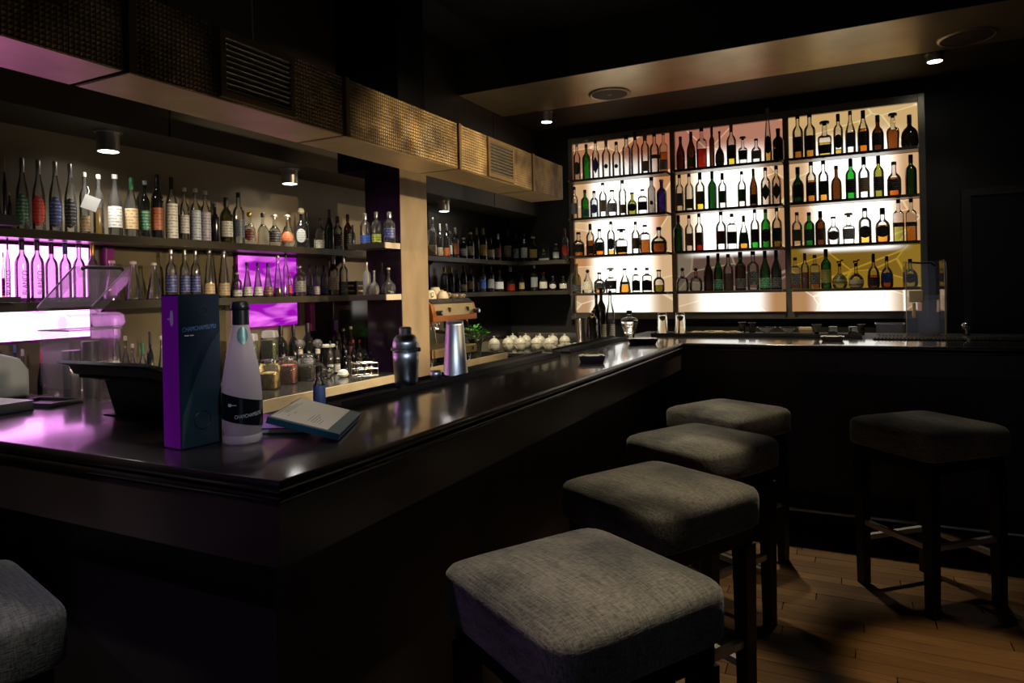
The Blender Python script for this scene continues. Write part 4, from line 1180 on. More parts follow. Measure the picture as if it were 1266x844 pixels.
  (-2.965, 1.829, 1.448, 0.247, 0.0225, 'spirit tequila foil gold - - - 0', 'clear bottle with gold neck foil'),
  (-2.965, 1.914, 1.448, 0.179, 0.0344, 'flask clear cork cream - - - 0', 'first conical clear flask'),
  (-2.965, 2.015, 1.448, 0.178, 0.0375, 'flask clear cork cream - - - 0', 'second conical clear flask'),
  (-2.965, 2.118, 1.448, 0.174, 0.0357, 'flask clear cork cream - - - 0', 'third conical clear flask'),
  (-2.965, 2.210, 1.448, 0.243, 0.0264, 'bord clear screw silver mid navy - 0', 'clear silver-capped bottle nearest the flasks'),
  (-2.965, 2.286, 1.448, 0.243, 0.0235, 'bord clear screw silver mid navy - 0', 'middle of three clear silver-capped bottles'),
  (-2.965, 2.348, 1.448, 0.245, 0.0241, 'bord clear screw silver mid navy - 0', 'last of three clear silver-capped bottles'),
  (-2.965, 2.429, 1.448, 0.259, 0.0286, 'tallcone clear screw silver low tan - 0', 'first tall conical clear bottle'),
  (-2.965, 2.520, 1.448, 0.260, 0.0314, 'tallcone clear screw silver low tan - 0', 'second tall conical clear bottle'),
  (-2.965, 2.606, 1.448, 0.135, 0.0243, 'spirit clear cork white low white - 0', 'small clear bottle with white label'),
  (-2.965, 2.675, 1.448, 0.192, 0.0269, 'flask tequila screw black low white - 0', 'first black-capped flask bottle'),
  (-2.965, 2.749, 1.448, 0.192, 0.0275, 'flask tequila screw black low white - 0', 'second black-capped flask bottle'),
  (-2.965, 2.823, 1.448, 0.192, 0.0281, 'flask tequila screw black low brown - 0', 'third black-capped flask with brown label'),
  (-2.965, 2.897, 1.448, 0.240, 0.0287, 'flask clear cork silver - - darkred .35', 'carafe with silver stopper, dark red contents'),
  (-2.965, 2.960, 1.448, 0.251, 0.0148, 'slim clear screw black - - - 0', 'narrow clear bottle behind carafe'),
  (-2.965, 2.989, 1.448, 0.136, 0.0112, 'slim clear screw red mid scarlet orange .8', 'small orange bottle with red label'),
  (-2.965, 3.069, 1.448, 0.190, 0.0394, 'spirit tequila ball silver mid grey - 0', 'broad clear gin bottle with ball stopper'),
  (-2.965, 3.151, 1.448, 0.192, 0.0213, 'bord tequila foil black low black - 0', 'clear bottle with dark low label'),
  (-2.965, 3.216, 1.448, 0.192, 0.0217, 'bord tequila foil black low white - 0', 'clear bottle with low white label'),
  (-2.965, 3.281, 1.448, 0.191, 0.0220, 'bord tequila foil black low navy - 0', 'clear bottle with low navy label'),
  (-2.965, 3.369, 1.448, 0.253, 0.0325, 'spirit clear foil silver mid cream - 0', 'clear bottle with cream label'),
  (-2.965, 3.465, 1.448, 0.256, 0.0282, 'spirit clear foil silver - - - 0', 'unlabelled clear bottle beside black crate'),
 ]),
 'cs2': ('lower column shelf', [
  (-2.480, 3.095, 1.448, 0.187, 0.0223, 'bord frost screw silver - - - 0', 'tall frosted bottle'),
  (-2.427, 3.095, 1.448, 0.137, 0.0277, 'bulb frost cork cream - - - 0', 'frosted bulb bottle with long neck'),
  (-2.327, 3.095, 1.448, 0.149, 0.0402, 'bulb clear cork cream - - - 0', 'wide clear bulb bottle with long neck'),
 ]),
 'r1': ("upper rear shelf's left run", [
  (-2.965, 4.521, 1.735, 0.312, 0.0328, 'sq clear cork silver low cream - 0', 'tall square clear bottle'),
  (-2.965, 4.634, 1.735, 0.271, 0.0260, 'bord black foil silver low tan - 0', 'dark silver-topped bottle'),
  (-2.965, 4.738, 1.735, 0.279, 0.0239, 'bord brown foil silver low rust - 0', 'brown silver-topped bottle'),
  (-2.965, 4.786, 1.735, 0.222, 0.0211, 'spirit clear screw silver mid white - 0', 'small bottle with white label'),
  (-2.965, 4.867, 1.735, 0.261, 0.0338, 'spirit clear foil silver mid rust - 0', 'clear bottle with orange label'),
  (-2.965, 5.009, 1.735, 0.182, 0.0311, 'spirit black cork white mid white - 0', 'short dark bottle with white label'),
  (-2.965, 5.128, 1.735, 0.238, 0.0317, 'spirit darkgreen cork cream mid cream - 0', 'dark green bottle with cream cap'),
  (-2.965, 5.234, 1.735, 0.286, 0.0251, 'bord darkgreen foil olive - - - 0', 'tall dark green bottle'),
  (-2.965, 5.351, 1.735, 0.290, 0.0390, 'bord black foil olive mid gold - 0', 'dark bottle with yellow and white label'),
  (-2.965, 5.487, 1.735, 0.211, 0.0397, 'jug brown screw black mid cream - 0', 'short bottle with cream label'),
  (-2.965, 5.640, 1.735, 0.258, 0.0304, 'spirit black foil silver mid pink - 0', 'slim dark bottle with pink label'),
 ]),
 'r2': ("upper rear shelf's right run", [
  (-3.023, 5.950, 1.735, 0.338, 0.0438, 'burg black foil black mid cream - 0', 'dark wine bottle with white label'),
  (-2.932, 5.950, 1.735, 0.269, 0.0316, 'spirit black foil black mid grey - 0', 'dark bottle with grey label'),
  (-2.844, 5.950, 1.735, 0.280, 0.0334, 'bord black screw black mid white - 0', 'dark bottle with tall white label'),
  (-2.745, 5.950, 1.735, 0.239, 0.0391, 'spirit brown cork tan mid gold - 0', 'brown corked bottle with gold label'),
  (-2.509, 5.950, 1.735, 0.160, 0.0307, 'spirit pale screw grey mid white - 0', 'small pale bottle with white label'),
  (-2.415, 5.950, 1.735, 0.296, 0.0343, 'spirit clear foil maroon oval scarlet - 0', 'clear bottle with red emblem'),
 ]),
 'r3': ("lower rear shelf's left run", [
  (-2.965, 4.687, 1.448, 0.212, 0.0295, 'spirit clear foil gold low black amber .5', 'amber bottle with gold cap'),
  (-2.965, 4.793, 1.448, 0.210, 0.0267, 'bord brown foil gold low black - 0', 'brown bottle with gold foil'),
  (-2.965, 4.900, 1.448, 0.156, 0.0204, 'bord brown screw black - - - 0', 'small brown bottle'),
  (-2.965, 4.996, 1.448, 0.233, 0.0276, 'bord black foil black low cream - 0', 'slim black bottle'),
  (-2.965, 5.112, 1.448, 0.205, 0.0316, 'spirit black foil maroon mid tan - 0', 'dark bottle with tan label'),
  (-2.965, 5.330, 1.448, 0.235, 0.0290, 'bord clear foil black mid blue - 0', 'bottle with blue label'),
  (-2.965, 5.484, 1.448, 0.245, 0.0334, 'bord black screw black mid grey - 0', 'black bottle with grey label'),
  (-2.965, 5.648, 1.448, 0.198, 0.0419, 'jug black screw red mid white - 0', 'dark bottle with white label, red cap'),
 ]),
 'r4': ("lower rear shelf's right run", [
  (-2.997, 5.950, 1.448, 0.244, 0.0425, 'burg clear foil white low scarlet - 0', 'clear bottle with red and white label'),
  (-2.876, 5.950, 1.448, 0.174, 0.0276, 'bord black screw gold mid tan - 0', 'small dark bottle with tan label'),
  (-2.742, 5.950, 1.448, 0.276, 0.0351, 'bord black foil silver mid grey - 0', 'tall dark bottle with grey label'),
  (-2.646, 5.950, 1.448, 0.183, 0.0380, 'jug brown screw red mid cream - 0', 'bottle with cream label, red cap'),
  (-2.547, 5.950, 1.448, 0.137, 0.0346, 'jug brown screw black oval cream - 0', 'short bottle with oval cream label'),
  (-2.442, 5.950, 1.448, 0.134, 0.0343, 'jug brown screw black mid cream - 0', 'short brown bottle with square cream label'),
 ]),
 'k1': ('back of the bottle counter', [
  (-2.930, 2.876, 1.0, 0.284, 0.0350, 'bord black foil black - - - 0', 'first black wine bottle'),
  (-2.930, 2.974, 1.0, 0.284, 0.0270, 'bord black foil black - - - 0', 'second black wine bottle'),
  (-2.930, 3.089, 1.0, 0.287, 0.0349, 'bord black foil black low lilac - 0', 'black wine bottle with lilac label'),
  (-2.930, 3.343, 1.0, 0.290, 0.0323, 'bord black foil violet - - - 0', 'black bottle with violet neck'),
  (-2.930, 3.410, 1.0, 0.235, 0.0227, 'spirit black cork cream - - - 0', 'dark bottle with cream cap'),
  (-2.930, 3.481, 1.0, 0.243, 0.0231, 'bord pink cork cream mid pink - 0', 'pale pink tall bottle'),
 ]),
 'k2': ('bottle counter beside wire rack', [
  (-2.660, 2.981, 1.0, 0.190, 0.0167, 'bord clear screw black low white gold .7', 'first amber oil bottle with white label'),
  (-2.660, 3.038, 1.0, 0.183, 0.0169, 'bord clear screw black low white gold .7', 'second amber oil bottle with white label'),
  (-2.660, 3.113, 1.0, 0.125, 0.0184, 'sq black screw slate - - - 0', 'dark jar with grey lid'),
  (-2.660, 3.180, 1.0, 0.182, 0.0164, 'bord black screw red - - - 0', 'first dark sauce bottle with red cap'),
  (-2.660, 3.239, 1.0, 0.178, 0.0167, 'bord black screw red - - - 0', 'second dark sauce bottle with red cap'),
  (-2.660, 3.297, 1.0, 0.089, 0.0217, 'sq black screw slate - - - 0', 'second dark jar with grey lid'),
 ]),
 'k3': ('bottle counter by the shell bowl', [
  (-2.500, 2.927, 1.0, 0.080, 0.0098, 'bord black screw white - - - 0', 'first tiny white-capped bitters bottle'),
  (-2.500, 2.971, 1.0, 0.078, 0.0062, 'bord black screw white - - - 0', 'second tiny white-capped bitters bottle'),
  (-2.500, 2.994, 1.0, 0.053, 0.0110, 'jug clear screw brown - - whisky .8', 'tiny squat amber bottle'),
  (-2.500, 3.016, 1.0, 0.073, 0.0080, 'bord black screw white - - - 0', 'third tiny white-capped bitters bottle'),
 ]),
 'k4': ('counter behind the receipt printer', [
  (-2.920, 1.490, 1.0, 0.281, 0.0118, 'spirit blue screw blue - - - 0', 'blue bottle with blue cap'),
  (-2.920, 1.518, 1.0, 0.263, 0.0132, 'spirit pale screw white low white - 0', 'pale blue bottle with white cap'),
  (-2.920, 1.587, 1.0, 0.252, 0.0167, 'burg darkgreen foil red low gold - 0', 'green bottle with red cap and yellow label'),
 ]),
 'k5': ('counter behind the till', [
  (-2.900, 1.885, 1.0, 0.367, 0.0169, 'bord clear foil silver - - - 0', 'tall clear bottle with silver neck foil'),
  (-2.900, 1.927, 1.0, 0.289, 0.0152, 'spirit clear cork cream - - - 0', 'clear bottle with cream cap, black collar'),
  (-2.900, 1.959, 1.0, 0.251, 0.0138, 'spirit clear cork cream - - - 0', 'short clear bottle with pale cap'),
  (-2.900, 2.008, 1.0, 0.250, 0.0162, 'spirit clear foil green - - - 0', 'clear bottle with green cap'),
  (-2.900, 2.045, 1.0, 0.300, 0.0148, 'spirit black foil black - - - 0', 'dark bottle with black cap'),
  (-2.900, 2.108, 1.0, 0.277, 0.0320, 'flask clear cork cream - - orange .45', 'conical flask of orange liqueur beside tall box'),
 ]),
}

for key, (place, rows) in BOTTLES.items():
    for i, (x, y, z, h, r, spec, desc) in enumerate(rows):
        # labels turn towards the customers' side of the bar
        rot = 0.12 if key[0] == 'd' else math.atan2(-x, y) * 0.9
        if key[0] == 'd':
            rot = math.atan2(-x, y) * 0.7
        b = thing('bottle', '%s, %s from left, %s' % (desc, ORDINAL[i], place), 'bottle', (x, y, z + 0.0005), rot, 'bottles, ' + place)
        lim = 0.07 if key[0] == 'd' else 0.095
        bottle(spec, h, r, b, 18, min(1.0, lim / max(r, 1e-4) * (0.72 if key[0] == 'd' else 1)))
        if key == 's2' and ('tall clear tequila' in desc):
            # lettering down the bottle: BLANCO
            cu = bpy.data.curves.new('lettering', 'FONT')
            cu.body = 'BLANCO'
            cu.size = 0.024
            cu.align_x = 'LEFT'
            to = bpy.data.objects.new('lettering', cu)
            COL.objects.link(to)
            me = bpy.data.meshes.new_from_object(to.evaluated_get(bpy.context.evaluated_depsgraph_get()))
            COL.objects.unlink(to)
            bpy.data.objects.remove(to)
            for v in me.vertices:
                a = (v.co.y - 0.008) / r
                zz = 0.03 + v.co.x
                rr = r + 0.001
                ang = -PI / 2 + 0.45 - a
                v.co = (rr * math.cos(ang), rr * math.sin(ang), zz)
            me.materials.clear()
            me.materials.append(pbr('violet_print', (0.12, 0.04, 0.12), 0.5))
            link('lettering', me, b)

# white card hung on the corked bottle of the upper shelf
tx = next(r for r in BOTTLES['s1'][1] if 'white tag' in r[6])
tg = thing('hang_tag', 'square white card hung tilted on a bottle of the upper shelf', 'tag', (tx[0] + 0.035, tx[1] + 0.005, tx[2] + tx[3] * 0.50), math.atan2(-tx[0], tx[1]))
MB().box(-0.030, 0.030, -0.001, 0.001, -0.030, 0.030).xf(Matrix.Rotation(math.radians(20), 4, 'Y')).build('card', pbr('bright_white_card', (0.9, 0.9, 0.88), 0.6), tg)
MB().tube([(-0.012, 0.0, 0.028), (-0.004, 0.012, 0.055), (-0.010, 0.03, 0.075)], 0.0009, 5).build('string', M_WHITEPL, tg)

# ------------------------------------------------------------------ text helper
def text_mesh(body, size, align='LEFT', shear=0.0):
    cu = bpy.data.curves.new('text', 'FONT')
    cu.body = body
    cu.size = size
    cu.align_x = align
    cu.shear = shear
    to = bpy.data.objects.new('text', cu)
    COL.objects.link(to)
    bpy.context.view_layer.update()
    me = bpy.data.meshes.new_from_object(to.evaluated_get(bpy.context.evaluated_depsgraph_get()))
    COL.objects.unlink(to)
    bpy.data.objects.remove(to)
    return me
def put_text(me, name, mat, parent, fn):
    for v in me.vertices:
        v.co = fn(v.co.x, v.co.y)
    me.materials.clear()
    me.materials.append(mat)
    return link(name, me, parent)

# ================================================================== FOREGROUND ON THE FRONT BAR
# tall spirit box: corners measured on the counter
A_, B_, C_ = Vector((-1.387, 1.050)), Vector((-1.452, 1.059)), Vector((-1.376, 1.152))
bx = thing('bottle_box', 'tall dark navy gift box with violet side standing beside frosted bottle', 'box', (A_.x, A_.y, 1.10), math.atan2(C_.y - A_.y, C_.x - A_.x))
BWd, BDp, BH = (C_ - A_).length * 1.02, 0.070, 0.360     # local x along the navy face, local y to the violet side
M_NAVYBOX = pbr('navy_card', (0.010, 0.026, 0.050), 0.38, 0, 0.3, 4)
M_TEALBOX = pbr('teal_black_card', (0.026, 0.066, 0.090), 0.38, 0, 0.2, 4)
MB().box(0, BWd, 0.0, BDp, 0.0005, BH).build('carton', M_NAVYBOX, bx, False, 0.0012)
MB().box(-0.0006, -0.0001, 0.002, BDp - 0.002, 0.003, BH - 0.004).build('violet_side', pbr('violet_card', (0.45, 0.015, 0.62), 0.45, 0, 0.1, 4), bx)
cv = [(BWd - 0.002, 0.268)] + [(BWd * (0.985 - 0.93 * t ** 0.75), 0.268 - 0.19 * t) for t in [k / 12 for k in range(1, 13)]] + [(0.004, 0.05), (0.002, 0.003), (BWd - 0.002, 0.003)]
MB().prism(cv, 'Y', -0.0006, -0.0001).build('teal_curve', M_TEALBOX, bx)
M_BLUEPRINT = pbr('pale_blue_print', (0.16, 0.36, 0.75), 0.4)
put_text(text_mesh('CHAMCHAMSUYU', 0.0148), 'lettering', M_BLUEPRINT, bx, lambda x, y: (0.008 + x * 0.70, -0.0009, 0.272 + y + 0.05 * x))
for k in range(2):
    MB().box(0.013 + k * 0.014, 0.024 + k * 0.012, -0.0009, -0.0007, 0.262, 0.2645).build('small_print', M_WHITEPL, bx)
MB().tube([(0.055 + 0.021 * math.cos(a), -0.0008, 0.062 + 0.021 * math.sin(a)) for a in [2 * PI * k / 24 for k in range(24)]], 0.0012, 6, True).build('embossed_ring', M_NAVYBOX, bx)
MB().tube([(0.060 + 0.013 * math.cos(a), -0.0008, 0.318 + 0.011 * math.sin(a)) for a in [2 * PI * k / 20 for k in range(20)]], 0.0008, 6, True).build('embossed_emblem', M_BASE, bx)
# white tree mark and side lettering ticks on the violet side
M_PALEVIO = pbr('pale_violet_print', (0.75, 0.62, 0.82), 0.5)
tree = MB().prism([(0.030, 0.292), (0.033, 0.292), (0.034, 0.303), (0.050, 0.306), (0.052, 0.312), (0.044, 0.316), (0.020, 0.316), (0.014, 0.311), (0.017, 0.306), (0.029, 0.303)], 'X', -0.0010, -0.0007)
tree.xf(Matrix.Translation((0, 0.033, 0.304)) @ Matrix.Rotation(PI / 2, 4, 'X') @ Matrix.Translation((0, -0.033, -0.304)))
tree.build('tree_mark', M_PALEVIO, bx)
put_text(text_mesh('CHAMCHAMSUYU', 0.010), 'side_lettering', pbr('violet_gloss_print', (0.34, 0.04, 0.42), 0.3), bx, lambda x, y: (-0.0009, 0.030 + y, 0.225 - x * 1.7))

# frosted spirit bottle
fb = thing('spirit_bottle', 'tall frosted white bottle with black label beside the navy box', 'bottle', (-1.325, 1.172, 1.1003), math.atan2(1.325, 1.172))
FR = 0.0455
fprof = [(0.030, 0.0), (0.042, 0.001), (0.0445, 0.004), (0.0445, 0.016), (0.0415, 0.021), (0.0425, 0.026), (FR, 0.040), (0.0458, 0.085), (0.0455, 0.12), (0.043, 0.155), (0.038, 0.19), (0.031, 0.225), (0.0255, 0.25), (0.0215, 0.27), (0.0195, 0.283)]
def frosted_solid():
    m, nt, out = new_mat('frosted_white_glass')
    p = N(nt, 'ShaderNodeBsdfPrincipled', Roughness=0.32, IOR=1.4)
    p.inputs['Base Color'].default_value = (0.80, 0.74, 0.78, 1)
    p.inputs['Subsurface Weight'].default_value = 0.35
    p.inputs['Subsurface Radius'].default_value = (0.05, 0.04, 0.05)
    p.inputs['Subsurface Scale'].default_value = 0.5
    t = N(nt, 'ShaderNodeBsdfTranslucent')
    t.inputs[0].default_value = (0.85, 0.78, 0.84, 1)
    mx = N(nt, 'ShaderNodeMixShader', Fac=0.55)
    nt.links.new(p.outputs[0], mx.inputs[1]); nt.links.new(t.outputs[0], mx.inputs[2])
    nt.links.new(mx.outputs[0], out.inputs[0])
    return m
MB().lathe(fprof, 40).build('glass_body', frosted_solid(), fb, True)
MB().lathe([(0.0200, 0.2832), (0.0195, 0.318), (0.0205, 0.319), (0.0218, 0.322), (0.0218, 0.330), (0.0205, 0.333), (0.0195, 0.338), (0.012, 0.340)], 32).build('cap', pbr('navy_black_foil', (0.008, 0.012, 0.022), 0.32), fb, True)
def on_bottle(x, z, lift=0.0009):
    """x along the surface (metres from the front), z height"""
    rr = radius_at(fprof, z) + lift
    a = -PI / 2 + x / rr
    return (rr * math.cos(a), rr * math.sin(a), z)
v, f = [], []
nu, nv = 28, 6
for i in range(nv + 1):
    for j in range(nu + 1):
        u = -1 + 2 * j / nu
        xx = u * 0.098
        wav = 0.012 * math.sin(-u * 1.9)
        zlo, zhi = 0.050 + wav * 1.0, 0.112 + wav * 1.1
        v.append(on_bottle(xx, zlo + (zhi - zlo) * i / nv))
for i in range(nv):
    for j in range(nu):
        f.append((i * (nu + 1) + j, i * (nu + 1) + j + 1, (i + 1) * (nu + 1) + j + 1, (i + 1) * (nu + 1) + j))
MB().add(v, f).build('label', pbr('gloss_black_label', (0.006, 0.008, 0.012), 0.22), fb, True)
M_SILVERPRINT = pbr('silver_blue_print', (0.75, 0.85, 1.0), 0.4)
put_text(text_mesh('CHAMCHAMSUYU', 0.0125), 'lettering', M_SILVERPRINT, fb, lambda x, y: on_bottle(-0.018 + x * 0.66, 0.063 + y + 0.06 * x, 0.0016))
tm = [(-0.032, 0.092), (-0.026, 0.092), (-0.025, 0.0945), (-0.013, 0.0945), (-0.013, 0.096), (-0.025, 0.0965), (-0.026, 0.099), (-0.033, 0.0995), (-0.035, 0.096)]
MB().add([on_bottle(a, b, 0.0016) for a, b in tm], [tuple(range(len(tm)))]).build('tree_mark', M_SILVERPRINT, fb)
ov, of = [], []
for i in range(11):
    aa = -PI / 2 + PI * i / 10
    wf = max(0.04, math.cos(aa))
    for j in range(9):
        ov.append(on_bottle(0.004 + 0.013 * wf * (j / 4 - 1), 0.2585 + 0.0205 * math.sin(aa), 0.0013))
for i in range(10):
    for j in range(8):
        of.append((i * 9 + j, i * 9 + j + 1, (i + 1) * 9 + j + 1, (i + 1) * 9 + j))
MB().add(ov, of).build('oval_label', pbr('iridescent_seal', (0.16, 0.34, 0.38), 0.35, 0.5, 0.5, 60), fb, True)

# menus
M_TEAL = pbr('teal_cover', (0.02, 0.10, 0.14), 0.3)
M_GREYTEAL = pbr('grey_teal_card', (0.07, 0.10, 0.10), 0.5)
M_PAGE = pbr('beige_page', (0.46, 0.42, 0.34), 0.6, 0, 0.1, 6)
B0, A0 = Vector((-1.097, 1.256, 1.120)), Vector((-1.233, 1.503, 1.120))
ex_ = (A0 - B0).normalized()
lx_ = Vector((-0.163, -0.081, 0.050)).normalized()
lx_ = (lx_ - ex_ * lx_.dot(ex_)).normalized()
nz_ = lx_.cross(ex_) if lx_.cross(ex_).z > 0 else ex_.cross(lx_)
mn = thing('menu_booklet', 'open teal menu booklet with beige printed page, propped behind frosted bottle', 'menu', (0, 0, 0))
MX = Matrix((( lx_.x, ex_.x, nz_.x, B0.x), (lx_.y, ex_.y, nz_.y, B0.y), (lx_.z, ex_.z, nz_.z, B0.z), (0, 0, 0, 1)))
W_, L_ = 0.285, 0.175
def mnu(x0, x1, y0, y1, z0, z1):
    return MB().box(x0, x1, y0, y1, z0, z1).xf(MX)
mnu(0, L_, 0, W_, -0.016, -0.013).build('back_cover', M_TEAL, mn)
mnu(0.003, L_, 0.002, W_ - 0.001, -0.0125, -0.0095).build('page_block', M_WHITEPL, mn)
mnu(0.001, L_, 0.001, W_, -0.009, -0.0065).build('middle_leaf', M_TEAL, mn)
mnu(0.003, L_, 0.002, W_ - 0.001, -0.006, -0.0035).build('page_block', M_WHITEPL, mn)
mnu(0, L_, 0, W_, -0.003, -0.0008).build('front_leaf', M_GREYTEAL, mn)
mnu(0.032, L_ - 0.004, 0.008, W_ - 0.006, -0.0007, 0.0003).build('printed_page', M_PAGE, mn)
mnu(-0.0005, L_, -0.0025, -0.0002, -0.016, -0.001).build('spine', M_TEAL, mn)
pr = MB()
for k, (a, b, c) in enumerate([(0.165, 0.05, 0.16), (0.158, 0.08, 0.20), (0.152, 0.08, 0.23), (0.14, 0.05, 0.07), (0.135, 0.09, 0.11), (0.09, 0.05, 0.12), (0.082, 0.05, 0.14), (0.075, 0.04, 0.12), (0.068, 0.05, 0.10), (0.06, 0.04, 0.09)]):
    pr.box(a, a + 0.0018, b, c, 0.0004, 0.0006)
pr.xf(MX).build('print_lines', pbr('grey_ink', (0.16, 0.15, 0.13), 0.6), mn)
# a second booklet lies flat underneath
m2 = thing('menu_booklet', 'closed blue menu booklet lying flat under the open one', 'menu', (-1.335, 1.300, 1.1003), math.radians(24))
MB().box(-0.06, 0.075, -0.035, 0.13, 0.0, 0.003).build('back_cover', M_TEAL, m2)
MB().box(-0.058, 0.073, -0.033, 0.128, 0.0032, 0.012).build('page_block', M_WHITEPL, m2)
MB().box(-0.06, 0.075, -0.035, 0.13, 0.0122, 0.0155).build('front_cover', pbr('blue_gloss_cover', (0.06, 0.14, 0.40), 0.2), m2)

# cocktail shaker
sk = thing('cocktail_shaker', 'polished steel cocktail shaker with domed strainer cap on bar mat', 'shaker', (-1.456, 2.03, 1.1125))
MB().lathe([(0.036, 0.0), (0.0405, 0.003), (0.0415, 0.012), (0.046, 0.08), (0.0475, 0.125), (0.0455, 0.128)], 40).build('tumbler', M_BRUSHED, sk, True)
MB().lathe([(0.0465, 0.1285), (0.051, 0.132), (0.051, 0.139), (0.0475, 0.141), (0.0470, 0.158), (0.0425, 0.174), (0.033, 0.186), (0.024, 0.190)], 40).build('strainer', M_BRUSHED, sk, True)
MB().lathe([(0.0225, 0.1905), (0.0225, 0.212), (0.018, 0.217), (0.004, 0.2185)], 32).build('cap', M_BRUSHED, sk, True)
for s in (-1, 1):
    MB().lathe([(0.008, 0), (0.011, 0.004), (0.011, 0.012), (0.006, 0.016)], 12, c=(s * 0.0535, 0, 0.128)).build('side_lug', M_BRUSHED, sk, True)
# tall tin
tn = thing('shaker_tin', 'tall tapered polished steel tin standing upside down on bar mat', 'tin', (-1.457, 2.375, 1.1125))
MB().lathe([(0.0495, 0.0), (0.0515, 0.001), (0.0515, 0.005), (0.0500, 0.008), (0.036, 0.205), (0.0345, 0.215), (0.033, 0.217), (0.003, 0.2165)], 40, cap0=True).build('tin_body', M_BRUSHED, tn, True)
MB().lathe([(0.0352, 0.2172), (0.0352, 0.222), (0.033, 0.222), (0.033, 0.2172)], 36, cap0=False, cap1=False).build('rim', M_BRUSHED, tn, True)
jg = thing('jigger', 'small steel measuring cup upturned beside the shaker', 'jigger', (-1.462, 2.235, 1.1125))
MB().lathe([(0.0225, 0.0), (0.0235, 0.002), (0.022, 0.03), (0.018, 0.036), (0.003, 0.037)], 28).build('cup', M_BRUSHED, jg, True)
MB().lathe([(0.0242, 0.0), (0.0242, 0.003)], 28, cap0=False, cap1=False).build('rim', M_BRUSHED, jg, True)
# stacked black lids and a blue-labelled bottle on the near mat
ld = thing('stacked_lids', 'short black ridged stack of lids before the spice jars', 'lids', (-1.470, 1.500, 1.1003))
for k in range(3):
    MB().lathe([(0.016, 0.0), (0.0185, 0.002), (0.0185, 0.010), (0.016, 0.012)], 24, c=(0, 0, k * 0.0125)).build('lid', M_BLACKPL, ld, True)
bb = thing('small_bottle', 'small clear bottle with bright blue label on the bar edge', 'bottle', (-1.452, 1.575, 1.1003))
MB().lathe([(0.0165, 0), (0.018, 0.003), (0.018, 0.082), (0.012, 0.093), (0.009, 0.102), (0.009, 0.118)], 24).build('glass_body', M_CLEAR, bb, True)
MB().lathe([(0.0186, 0.022), (0.0186, 0.078)], 24, cap0=False, cap1=False).build('label', pbr('bright_blue_label', (0.10, 0.20, 0.62), 0.45), bb, True)
MB().lathe([(0.010, 0.1182), (0.0105, 0.134), (0.008, 0.136)], 18).build('cap', M_BLACKPL, bb, True)

# POS screen seen from behind
ps = thing('till_screen', 'black touch-screen till seen from behind, tilted towards the bartender', 'till', (0, 0, 0))
X0, X1 = -2.105, -1.70
MB().prism([(1.185, 1.268), (1.192, 1.276), (1.475, 1.178), (1.470, 1.166)], 'X', X0, X1).build('screen_bezel', pbr('grey_bezel', (0.14, 0.145, 0.15), 0.35), ps, False, 0.002)
MB().prism([(1.20, 1.2615), (1.215, 1.235), (1.245, 1.222), (1.40, 1.165), (1.455, 1.1705)], 'X', X0 + 0.03, X1 - 0.025).build('rear_housing', M_BLACKPL, ps, False, 0.004)
MB().prism([(1.27, 1.2115), (1.30, 1.104), (1.455, 1.104), (1.455, 1.168), (1.40, 1.1645)], 'X', X0 + 0.09, X1 - 0.06).build('stand', M_BLACKPL, ps, False, 0.004)
MB().box(X0 + 0.06, X1 - 0.03, 1.285, 1.462, 1.1003, 1.1035).build('foot', M_BLACKPL, ps)
for k in range(2):
    MB().box(X0 + 0.045 + 0.155 * k, X0 + 0.195 + 0.155 * k, 1.222, 1.232, 1.2215, 1.2295).build('vent_strip', pbr('dark_grey_plastic', (0.03, 0.031, 0.033), 0.3), ps, False, 0.002)
# receipt printer
pt = thing('receipt_printer', 'pale grey receipt printer with rounded top at the left edge', 'printer', (0, 0, 0))
PX0, PX1 = -2.98, -2.71
MB().prism([(1.17, 1.104), (1.43, 1.104), (1.43, 1.20), (1.40, 1.245), (1.34, 1.266), (1.27, 1.262), (1.17, 1.21)], 'X', PX0, PX1).build('case', pbr('pale_grey_plastic', (0.42, 0.43, 0.40), 0.4, 0, 0.05, 9), pt, False, 0.008)
MB().box(PX0 + 0.01, PX1 - 0.01, 1.16, 1.425, 1.1005, 1.1035).build('feet', M_BLACKPL, pt)
MB().box(PX0 + 0.05, PX1 - 0.06, 1.163, 1.169, 1.135, 1.185).build('front_panel', pbr('slate_blue_plastic', (0.10, 0.16, 0.24), 0.25), pt, False, 0.003)
MB().box(PX1 - 0.05, PX1 - 0.02, 1.1665, 1.1695, 1.115, 1.135).build('socket', M_BLACKPL, pt)
# magazine and tray
mg = thing('magazine', 'thick white magazine lying at the left end of bar', 'book', (-2.52, 1.165, 1.1003), math.radians(4))
MB().box(-0.15, 0.16, -0.085, 0.085, 0.0, 0.0025).build('back_cover', pbr('blue_cover', (0.12, 0.22, 0.42), 0.3), mg)
MB().box(-0.148, 0.158, -0.083, 0.083, 0.003, 0.030).build('page_block', pbr('blue_white_pages', (0.70, 0.78, 0.88), 0.6, 0, 0.15, 90, 0.2, 200, (1, 1, 30)), mg)
MB().box(-0.15, 0.16, -0.085, 0.085, 0.0305, 0.033).build('front_cover', pbr('pink_grey_cover', (0.55, 0.50, 0.52), 0.25), mg)
tr = thing('bill_tray', 'flat black tray lying beside the white magazine', 'tray', (-2.455, 1.345, 1.1003), math.radians(10))
MB().box(-0.095, 0.095, -0.06, 0.06, 0, 0.004).build('base', M_BLACKPL, tr)
e = MB()
e.box(-0.095, 0.095, -0.06, -0.053, 0.0042, 0.015).box(-0.095, 0.095, 0.053, 0.06, 0.0042, 0.015).box(-0.095, -0.088, -0.053, 0.053, 0.0042, 0.015).box(0.088, 0.095, -0.053, 0.053, 0.0042, 0.015)
e.build('rim', M_BLACKPL, tr)

